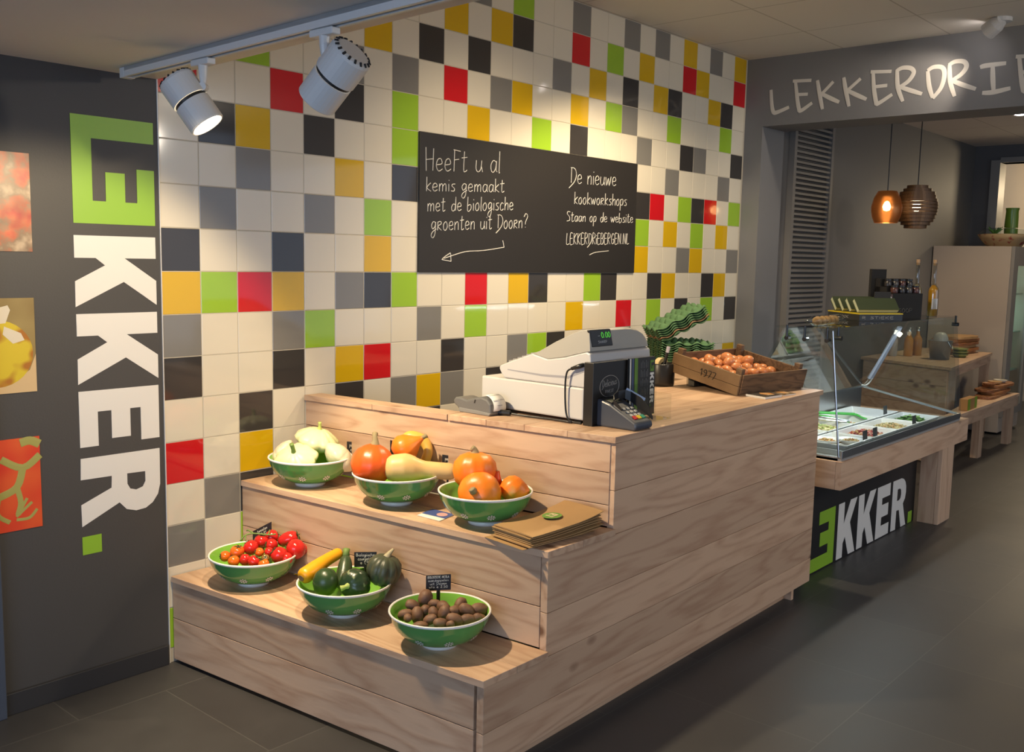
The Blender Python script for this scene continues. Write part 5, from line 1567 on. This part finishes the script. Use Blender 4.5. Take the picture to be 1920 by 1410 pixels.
# on the glass shelf
ZS = ZG + .0085
t = thing('book_box', 'black display box with a yellow rim holding leaning green books', 'display box', (3.42, -1.05, ZS))
A, AB, AD = Vector((3.322, -1.150, ZS)), Vector((.234, -.142, 0)), Vector((.180, .250, 0))
bm = bmesh.new(); obox(bm, A, AB, AD, (0, 0, .034)); obj('tray_body', bm, BLACK, t, bevel=.001)
bm = bmesh.new(); obox(bm, A + Vector((0, 0, .0342)) - AB * .004 - AD * .004, AB * 1.008, AD * 1.008, (0, 0, .006)); obj('rim', bm, mat('box_yellow', (0.62, 0.46, 0.01), .4), t)
bm = bmesh.new(); write(bm, 'RUSTIEKE', A + AB * .06 + Vector((0, 0, .010)) + Vector((-.0008, -.0010, 0)), AB.normalized(), (0, 0, 1), .20, .013, .0012, 4, 2); write(bm, 'KOOK', A + AD * .62 + Vector((-.0010, .0004, .010)), -AD.normalized(), (0, 0, 1), .09, .013, .0012, 4, 2); obj('lettering', bm, mat('box_grey_text', (.3, .3, .3), .5), t)
BKM = mat('book_dark_green', (0.045, 0.060, 0.030), 0.4)
for k in range(4):
    tt = thing('cook_book', ['dark green book leaning at the front of the display box', 'second dark green book leaning in the display box', 'third dark green book leaning in the display box', 'rearmost dark green book leaning in the display box'][k], 'book', A + AD * (.08 + .23 * k) + Vector((0, 0, .0405)), group='green books leaning in the display box')
    o0 = A + AD * (.06 + .235 * k) + AB * .03 + Vector((0, 0, .0405))
    back = AD.normalized() * .052 + Vector((0, 0, .060))
    th = (AD.normalized() * .021 + Vector((0, 0, -.018)))
    bm = bmesh.new(); obox(bm, o0 + Vector((0, 0, .018)), AB * .94, back, th * .12); obox(bm, o0 + Vector((0, 0, .018)) + th * .88, AB * .94, back, th * .12); obj('cover', bm, BKM, tt)
    bm = bmesh.new(); obox(bm, o0 + Vector((0, 0, .018)) + th * .12 + AB * .01, AB * .92, back * .97, th * .75); obj('pages', bm, mat('book_pages', (.52, .54, .36), .7), tt)
t = thing('small_sign', 'small blank black card standing on the green books', 'card', (3.50, -1.12, ZS + .09))
bm = bmesh.new(); obox(bm, (3.50, -1.155, ZS + .082), (.075, -.06, 0), (.002, .003, 0), (0, 0, .07)); obj('card', bm, BLACKM, t)
t = thing('jar_stand', 'black tiered display stand with small jars on the glass shelf', 'display stand', (3.82, -1.16, ZS))
A, AB, AD = Vector((3.72, -1.175, ZS)), Vector((.22, -.085, 0)), Vector((.06, .13, 0))
bm = bmesh.new()
obox(bm, A, AB, AD, (0, 0, .14)); obox(bm, A + AD * .35, AB, AD * .65, (0, 0, .175)); obox(bm, A + AD * .7 + Vector((0, 0, 0)), AB, AD * .3, (0, 0, .22))
obox(bm, A + AD * .9 + Vector((-.03, .02, 0)), AB * .5, AD * .12, (0, 0, .272))
obj('stand_body', bm, mat('stand_black', (.010, .009, .009), .8), t)
bm = bmesh.new(); obox(bm, A - AB * .20 + Vector((0, 0, 0)), AB * .19, AD * .4, (0, 0, .135)); obj('side_label_box', bm, mat('stand_brown', (.09, .045, .04), .5), t)
bm = bmesh.new()
cc = A - AB * .12 + Vector((-.001, -.002, .108)); lathe(bm, [(0, 0), (.018, 0), (.018, .0015), (0, .0015)], 20)
bm.transform(Matrix.Translation(cc) @ Vector((-AB.y, AB.x, 0)).to_track_quat('Z', 'Y').to_matrix().to_4x4()); obj('round_label', bm, PAPERW, t)
bm = bmesh.new(); write(bm, '*SOOP'.replace('*', ''), A + AB * .2 + Vector((-.0005, -.0012, .035)), AB.normalized(), (0, 0, 1), .11, .022, .0012, 4, 2); obj('stand_text', bm, mat('stand_text_grey', (.10, .10, .10), .5), t)
jm = [mat('jar_red', (.07, .025, .022), .3), mat('jar_dark', (.025, .022, .022), .3), mat('jar_grey', (.05, .045, .045), .3)]
j0 = None
for r_ in range(2):
    for k in range(4):
        p = A + AB * (.14 + .24 * k) + AD * (.18 + .35 * r_) + Vector((0, 0, .1405 + .035 * r_))
        lb_ = ['small dark jar on the lower tier of the stand', 'small dark jar on the upper tier of the stand'][r_]
        if j0 is None:
            bm = bmesh.new(); lathe(bm, [(0, 0), (.020, 0), (.021, .004), (.021, .028), (.017, .033)], 18); j0 = obj('jar', bm, jm[0], None, smooth=True, world=False); j0.location = p
            bm = bmesh.new(); lathe(bm, [(.019, .033), (.019, .043), (0, .0435)], 18); obj('lid', bm, BLACK, j0, world=False); tag(j0, lb_, 'jar', 'small jars on the black stand'); o = j0
        else:
            o = copy_tree(j0, p, (0, 0, 0), lb_)
            o.data = o.data.copy(); o.data.materials[0] = jm[(k + r_) % 3]


def bottle(label, p, liquid):
    tt = thing('liqueur_bottle', label, 'bottle', p, group='slim bottles on the glass shelf')
    bm = bmesh.new(); lathe(bm, [(0, .002), (.028, .002), (.030, .006), (.030, .150), (.027, .168), (.014, .188), (.011, .200), (.011, .305), (.0125, .308), (.0125, .314)], 24, p); obj('glass_body', bm, glass('bottle_glass', (.74, .74, .70), 3.0) if 'bottle_glass' not in MATS else MATS['bottle_glass'], tt, smooth=True)
    bm = bmesh.new(); lathe(bm, [(0, .010), (.027, .010), (.027, .150), (.024, .166), (.010, .186), (0, .188)], 24, p); obj('liquid', bm, liquid, tt, smooth=True)
    bm = bmesh.new(); lathe(bm, [(0, .300), (.0105, .300), (.0105, .332), (0, .332)], 16, p); obj('cork', bm, mat('cork', (.36, .23, .13), .8), tt)
    bm = bmesh.new(); obox(bm, Vector(p) + Vector((-.0315, -.005, .05)), (.022, -.025, 0), (-.0006, -.0006, 0), (0, 0, .06)); obj('label_sheet', bm, mat('bottle_label', (.45, .45, .48), .5), tt)
bottle('slim bottle of yellow liqueur on the end of the glass shelf', (4.085, -1.270, ZS), mat('liqueur_yellow', (.62, .30, .01), .15))
bottle('slim clear bottle beside the yellow liqueur', (4.04, -1.19, ZS), mat('liqueur_clear', (.46, .40, .24), .15))
t = thing('biscuit_bag', 'clear bag of round biscuits lying on the glass shelf', 'biscuit bag', (2.78, -1.20, ZS))
BISC = mat('biscuit_tan', (.46, .27, .10), .7, noise=(60, (.34, .18, .06), 3, .35, .65))
for k in range(5):
    bm = bmesh.new(); lathe(bm, [(0, -.011), (.016, -.013), (.022, -.006), (.022, .006), (.016, .013), (0, .011)], 20, wob=.02, seed=k)
    bm.transform(Matrix.Translation((2.70 + .05 * k, -1.195 - .003 * (k % 2), ZS + .024)) @ Matrix.Rotation(math.radians(80), 4, 'Y')); obj('biscuit', bm, BISC, t, smooth=True)
bm = bmesh.new(); spine(bm, [(2.60, -1.19, ZS + .022), (2.63, -1.19, ZS + .024), (2.67, -1.195, ZS + .0255), (2.93, -1.20, ZS + .0255), (2.97, -1.20, ZS + .020), (3.0, -1.20, ZS + .018)], [.012, .010, .025, .025, .010, .014], 14); obj('wrapper', bm, MATS['clear_glass'], t, smooth=True)

# ------------------------------------------------------------------ louvred panel, pendants
t = thing('louvre_panel', 'tall grey louvred radiator panel on the rear room wall', 'radiator panel', (4.92, -.085, .35))
LP = mat('louvre_grey', (.22, .205, .19), .45)
bm = bmesh.new(); box(bm, 4.60, 4.64, -.125, -.081, .35, 2.50); box(bm, 5.205, 5.245, -.125, -.081, .35, 2.50); obj('frame', bm, LP, t)
bm = bmesh.new(); box(bm, 4.642, 5.203, -.095, -.081, .36, 2.49); obj('backing', bm, mat('louvre_shade', (.10, .095, .09), .6), t)
bm = bmesh.new()
z = .37
while z < 2.48:
    prism(bm, [(-.096, z + .004), (-.096, z + .026), (-.122, z + .016), (-.122, z)], 4.6405, 5.2045, 0, 'yz')
    z += .0355
obj('slats', bm, LP, t)


def pendant(label, p, prof, m_, slat, zc, power):
    tt = thing('pendant_lamp', label, 'pendant lamp', (p[0], p[1], 2.68), group='brown pendant lamps')
    x, y, z = p
    hh = prof[0][1]
    bm = bmesh.new(); spine(bm, [(x, y, 2.68), (x, y, z + hh)], .0035, 8); obj('cord', bm, BLACK, tt)
    bm = bmesh.new(); lathe(bm, [(0, 0), (.04, 0), (.035, -.025), (0, -.03)], 20, (x, y, 2.6795)); obj('ceiling_cup', bm, BLACK, tt)
    bm = bmesh.new()
    if slat:
        n = 13
        for k in range(n):
            f = k / (n - 1)
            zz = prof[0][1] + (prof[-1][1] - prof[0][1]) * f
            r = _at(prof, zz)
            g = .0095 if 3 < k < 9 else .0120
            lathe(bm, [(r * .74, zz - g), (r, zz - g), (r, zz + g), (r * .74, zz + g), (r * .74, zz - g)], 40, (x, y, z))
        lathe(bm, [(0, hh + .004), (_at(prof, hh) * .95, hh + .004), (_at(prof, hh) * .95, hh - .002), (0, hh - .002)], 32, (x, y, z))
        obj('shade', bm, m_, tt, smooth=False)
    else:
        lathe(bm, [(0, hh)] + prof, 48, (x, y, z))
        obj('shade', bm, m_, tt, smooth=True)
    bm = bmesh.new(); lathe(bm, [(0, -.03), (.02, -.024), (.028, 0), (.02, .022), (.012, .035), (0, .04)], 20, (x, y, z + zc)); obj('bulb', bm, mat('bulb_glow', (1, .8, .5), .4, emis=25, emcol=(1, .78, .48)), tt, smooth=True)
    light('pendant_light', 'POINT', (x, y, z + zc), (x, y, 0), power, WARM, shadow_soft_size=.03)


def _at(prof, z):
    for (r0, z0), (r1, z1) in zip(prof, prof[1:]):
        if z1 <= z <= z0:
            return r0 + (r1 - r0) * ((z0 - z) / (z0 - z1) if z0 != z1 else 0)
    return prof[-1][0]


cop = bpy.data.materials.new('copper_gauze')
cop.use_nodes = True
nt = cop.node_tree
pb = nt.nodes['Principled BSDF']
pb.inputs['Base Color'].default_value = (.36, .16, .055, 1); pb.inputs['Metallic'].default_value = .8; pb.inputs['Roughness'].default_value = .28
tr = nt.nodes.new('ShaderNodeBsdfTransparent'); mx = nt.nodes.new('ShaderNodeMixShader'); tr.inputs[0].default_value = (1, .75, .45, 1)
mx.inputs[0].default_value = .22
nt.links.new(pb.outputs[0], mx.inputs[1]); nt.links.new(tr.outputs[0], mx.inputs[2]); nt.links.new(mx.outputs[0], nt.nodes['Material Output'].inputs[0])
pendant('smaller copper pendant lamp shaped like a barrel', (4.92, -.655, 1.885), [(.060, .104), (.085, .06), (.099, .0), (.098, -.03), (.090, -.07), (.074, -.108)], cop, False, 0.0, 5)
BROWN = mat('cardboard_brown', (.13, .065, .025), .45, metal=0.25)
pendant('larger round slatted brown pendant lamp', (5.20, -.755, 1.895), [(.070, .135), (.115, .09), (.138, .03), (.140, .0), (.135, -.04), (.115, -.09), (.075, -.132)], BROWN, True, 0.0, 5)

# ------------------------------------------------------------------ rear room furniture
t = thing('rear_step_unit', 'pine stepped display unit in the rear room, seen through the glass', 'display unit', (6.4, -.5, 0))
ZU = .752
A, B_ = Vector((5.80, -.870, 0)), Vector((6.08, -.10, 0))
d = (B_ - A); nq = Vector((d.y, -d.x, 0)).normalized()
bm = bmesh.new()
for z0, z1 in ((.01, .22), (.222, .44), (.442, .60), (.602, ZU - .024)):
    obox(bm, A + Vector((.01, .02, z0)), d * .96, nq * .02, (0, 0, z1 - z0))
obj('end_boards', bm, WOODY, t)
bm = bmesh.new(); prism(bm, [(5.815, -.862), (6.06, -.842), (6.06, -.822), (5.825, -.842)], .0, ZU - .024); obj('front_board', bm, WOODZ, t)
bm = bmesh.new(); prism(bm, [(5.78, -.885), (7.44, -.715), (7.44, -.10), (6.07, -.09)], ZU - .023, ZU); obj('top', bm, WOODX, t, bevel=.002)
bm = bmesh.new(); prism(bm, [(6.062, -.846), (7.42, -.708), (7.42, -.688), (6.062, -.826)], ZU - .085, ZU - .0235); obj('apron', bm, WOODX, t)
for y in (-.705, -.16):
    bm = bmesh.new(); box(bm, 7.34, 7.42, y, y + .06, 0, ZU - .024); obj('leg', bm, WOODZ, t)
t = thing('low_bench', 'low pine bench in front of the rear display unit', 'bench', (6.5, -.93, 0))
ZB = .432
bm = bmesh.new(); prism(bm, [(5.30, -1.015), (7.33, -.985), (7.33, -.735), (5.74, -.905), (5.74, -.93), (5.30, -.94)], ZB - .025, ZB); obj('bench_top', bm, WOODX, t, bevel=.002)
bm = bmesh.new(); prism(bm, [(5.31, -1.010), (7.32, -.980), (7.32, -.958), (5.31, -.988)], ZB - .105, ZB - .0255); obj('apron', bm, WOODX, t)
bm = bmesh.new(); box(bm, 7.20, 7.31, -.956, -.90, 0, ZB - .026); obj('leg', bm, WOODZ, t)
bm = bmesh.new(); box(bm, 6.35, 6.45, -.956, -.90, 0, ZB - .026); obj('leg', bm, WOODZ, t)
bm = bmesh.new(); box(bm, 5.33, 5.40, -.984, -.95, 0, ZB - .026); obj('leg', bm, WOODZ, t)


def board(name, label, c, lx, ly, h, rz, m_, group, handle=True):
    tt = thing(name, label, 'serving board', c, (0, 0, rz), group)
    bm = bmesh.new()
    pts = []
    for k in range(24):
        a = 2 * math.pi * k / 24
        pts.append((lx / 2 * (abs(math.cos(a)) ** .4) * (1 if math.cos(a) >= 0 else -1), ly / 2 * (abs(math.sin(a)) ** .5) * (1 if math.sin(a) >= 0 else -1)))
    prism(bm, pts, 0, h); obj('plate', bm, m_, tt, world=False, bevel=.003)
    if handle:
        bm = bmesh.new(); box(bm, lx / 2 - .01, lx / 2 + .07, -.02, .02, h * .1, h * .9); obj('handle', bm, m_, tt, world=False, bevel=.003)


bw = [WALNUT, mat('board_orange', (.42, .17, .05), .4, noise=(6, (.30, .10, .03), 4, .4, .7)), mat('board_pale', (.50, .30, .13), .45, noise=(6, (.40, .22, .09), 4, .4, .7))]
for k in range(6):
    board('serving_board', ['lowest serving board in the tall stack on the rear unit', 'second board up in the tall stack on the rear unit', 'third board up in the tall stack on the rear unit', 'fourth board up in the tall stack on the rear unit', 'fifth board up in the tall stack on the rear unit', 'topmost board of the tall stack on the rear unit'][k],
          (7.13 + .012 * math.sin(k * 2.1), -.50 + .01 * math.cos(k * 3), ZU + .0005 + k * .0255), (.44, .50, .50, .46, .52, .40)[k], .24, .024, -.12 + .05 * math.sin(k), bw[k % 3], 'wooden serving boards stacked in the rear room')
for k in range(3):
    bm = bmesh.new(); lathe(bm, [(0, .0), (.04, 0), (.062, .022), (.066, .028), (.062, .028), (.038, .005), (0, .004)], 24, (6.72, -.66, ZU + .0005 + k * .023)); o = obj('small_bowl', bm, mat('bowl_olive', (.22, .26, .10), .3), None, smooth=True)
    tag(o, ['lowest small olive-green bowl of three by the boards', 'middle small olive-green bowl of three by the boards', 'topmost small olive-green bowl of three by the boards'][k], 'bowl', 'olive bowls nested in the rear room')
for k, (x, y, lx, q) in enumerate(((6.95, -.86, .62, 0), (7.06, -.86, .50, 1), (6.98, -.85, .46, 0), (7.14, -.86, .40, 1))):
    board('serving_board', ['lowest dark board of the pile on the low bench', 'second dark board of the pile on the low bench', 'third dark board of the pile on the low bench', 'topmost dark board of the pile on the low bench'][k], (x, y, ZB + .0005 + k * .0225), lx, .16, .021, .06 - .05 * k, [WALNUT, bw[1]][q], 'dark serving boards on the low bench')
for k in range(3):
    bm = bmesh.new(); lathe(bm, [(0, .0), (.035, 0), (.058, .022), (.055, .024), (.032, .006), (0, .005)], 24, (6.88 + .16 * k, -.86, ZB + .0915)); o = obj('wooden_bowl', bm, [WALNUT, bw[2], mat('rim_pale', (.45, .42, .36), .4)][k], None, smooth=True)
    tag(o, ['dark wooden dish on the bench pile, nearest the glass case', 'pale wooden dish in the middle of the bench pile', 'whitish dish at the far end of the bench pile'][k], 'dish', 'small dishes on the bench pile')
t = thing('chip_basket', 'small tan wooden box with a green ribbon on the low bench', 'basket', (5.98, -.965, ZB))
bm = bmesh.new(); prism(bm, [(5.86, -.995), (6.12, -.985), (6.12, -.93), (5.86, -.935)], ZB + .0005, ZB + .085); obj('box_body', bm, mat('basket_tan', (.40, .21, .07), .6), t)
bm = bmesh.new(); prism(bm, [(6.06, -.9885), (6.1235, -.9860), (6.1235, -.9845), (6.06, -.987)], ZB + .001, ZB + .088); prism(bm, [(5.87, -.9965), (5.93, -.9945), (5.93, -.993), (5.87, -.995)], ZB + .001, ZB + .086); obj('ribbon', bm, mat('ribbon_green', (.22, .36, .02), .4), t)
t = thing('bucket', 'small grey zinc bucket on the rear display unit', 'bucket', (6.40, -.60, ZU))
bm = bmesh.new(); lathe(bm, [(0, .001), (.072, .001), (.092, .150), (.094, .152), (.090, .150), (.070, .006), (0, .006)], 32, (6.40, -.60, ZU)); obj('pail', bm, mat('zinc', (.30, .32, .35), .35, metal=.6), t, smooth=True)
bm = bmesh.new(); spine(bm, smooth_line([(6.35, -.675, ZU + .148), (6.36, -.70, ZU + .10), (6.42, -.69, ZU + .09), (6.46, -.66, ZU + .146)]), .004, 6); obj('handle', bm, STEEL, t)
t = thing('jar_in_bucket', 'round glass jar set in the zinc bucket', 'jar', (6.40, -.60, ZU + .01))
bm = bmesh.new(); lathe(bm, [(0, .01), (.05, .01), (.055, .12), (.058, .17), (.045, .20), (.03, .215), (0, .22)], 24, (6.40, -.60, ZU)); obj('jar_glass', bm, mat('frosted_jar', (.52, .50, .48), .2), t, smooth=True)
for k, (x, y, cc, lb_) in enumerate(((6.46, -.33, (.55, .25, .05), 'amber oil bottle on the rear unit, nearer the tiles'), (6.58, -.36, (.50, .22, .05), 'amber oil bottle on the rear unit, nearer the bucket'), (6.36, -.24, (.40, .38, .36), 'cloudy glass bottle on the rear unit'))):
    tt = thing('oil_bottle', lb_, 'bottle', (x, y, ZU), group='bottles on the rear unit')
    bm = bmesh.new(); lathe(bm, [(0, .0005), (.034, .0005), (.036, .006), (.036, .13), (.03, .15), (.014, .175), (.013, .21)], 20, (x, y, ZU)); obj('body', bm, mat('oil_%d' % k, cc, .12), tt, smooth=True)
    bm = bmesh.new(); lathe(bm, [(.015, .205), (.016, .235), (0, .236)], 16, (x, y, ZU)); obj('cap', bm, STEEL, tt, smooth=True)

# fridge
t = thing('glass_door_fridge', 'tall pale fridge with a lit glass door in the rear room', 'fridge', (7.95, -.44, 0))
FX, FY0, FY1, FZ = 7.63, -.785, -.09, 1.682
FR = mat('fridge_beige', (.46, .385, .32), .35)
bm = bmesh.new(); box(bm, FX, FX + .03, FY0 + .03, FY1, 0.02, FZ); box(bm, FX + .62, FX + .65, FY0 + .03, FY1, .02, FZ); box(bm, FX + .03, FX + .62, FY1 - .03, FY1, .02, FZ); box(bm, FX + .03, FX + .62, FY0 + .03, FY1 - .03, FZ - .03, FZ); box(bm, FX + .03, FX + .62, FY0 + .03, FY1 - .03, .02, .20)
obj('cabinet', bm, FR, t, bevel=.002)
bm = bmesh.new()
box(bm, FX, FX + .14, FY0, FY0 + .028, .16, FZ); box(bm, FX + .565, FX + .65, FY0, FY0 + .028, .16, FZ); box(bm, FX + .14, FX + .565, FY0, FY0 + .028, FZ - .17, FZ); box(bm, FX + .14, FX + .565, FY0, FY0 + .028, .16, .24)
dr = obj('door', bm, mat('fridge_frame', (.26, .24, .22), .4), t, bevel=.002)
bm = bmesh.new(); box(bm, FX + .14, FX + .565, FY0 + .010, FY0 + .016, .24, FZ - .17); obj('door_glass', bm, GLASS, dr)
bm = bmesh.new(); box(bm, FX + .21, FX + .265, FY0 + .035, FY0 + .06, .86, FZ - .2); obj('light_tube', bm, mat('fridge_tube', (.9, .95, 1), .4, emis=9, emcol=(.80, .86, 1)), t)
light('fridge_light', 'AREA', (FX + .28, FY0 + .07, 1.2), (FX + .4, -.15, 1.2), 3, (.45, 1, .8), shape='RECTANGLE', size=.02, size_y=.8)
for z in (.55, .9, 1.25):
    bm = bmesh.new(); box(bm, FX + .035, FX + .615, FY0 + .06, FY1 - .035, z, z + .012); obj('shelf', bm, mat('fridge_shelf', (.30, .55, .45), .3), t)
t = thing('gift_basket', 'wrapped gift basket lying on top of the fridge', 'gift basket', (7.80, -.62, FZ))
bm = bmesh.new(); lathe(bm, [(0, .001), (.12, .001), (.17, .08), (.19, .12), (.16, .125), (0, .13)], 24, wob=.02); bm.transform(Matrix.Translation((7.85, -.63, FZ)) @ Matrix.Diagonal((1, 1.2, .9, 1))); obj('basket_bowl', bm, mat('basket_straw', (.48, .33, .17), .5, noise=(20, (.30, .05, .04), 3, .55, .65)), t, smooth=True)
bm = bmesh.new(); lathe(bm, [(.19, .112), (.17, .16), (.10, .185), (0, .19)], 20, wob=.04); bm.transform(Matrix.Translation((7.85, -.63, FZ)) @ Matrix.Diagonal((1, 1.2, .9, 1))); obj('cellophane', bm, MATS['clear_glass'], t, smooth=True)
bm = bmesh.new()
rr = random.Random(4)
for k in range(14):
    a = rr.uniform(0, 6.28)
    spine(bm, [(7.81, -.56, FZ + .115), (7.81 + .05 * math.cos(a), -.56 + .06 * math.sin(a), FZ + .15 + rr.uniform(0, .03))], [.012, .003], 5)
obj('greenery', bm, GR1, t)
t = thing('wrapped_bottle', 'dark bottle in green wrap standing on the fridge', 'bottle', (8.16, -.60, FZ))
bm = bmesh.new(); lathe(bm, [(0, .001), (.045, .001), (.046, .20), (.03, .25), (.016, .27), (.016, .34), (0, .341)], 20, (8.16, -.60, FZ)); obj('bottle_body', bm, mat('bottle_dark', (.015, .025, .012), .2), t, smooth=True)
bm = bmesh.new(); lathe(bm, [(.058, .001), (.06, .20), (.055, .33), (.06, .36)], 20, (8.16, -.60, FZ), wob=.03); obj('wrap', bm, mat('green_wrap', (.20, .34, .03), .25), t, smooth=True)
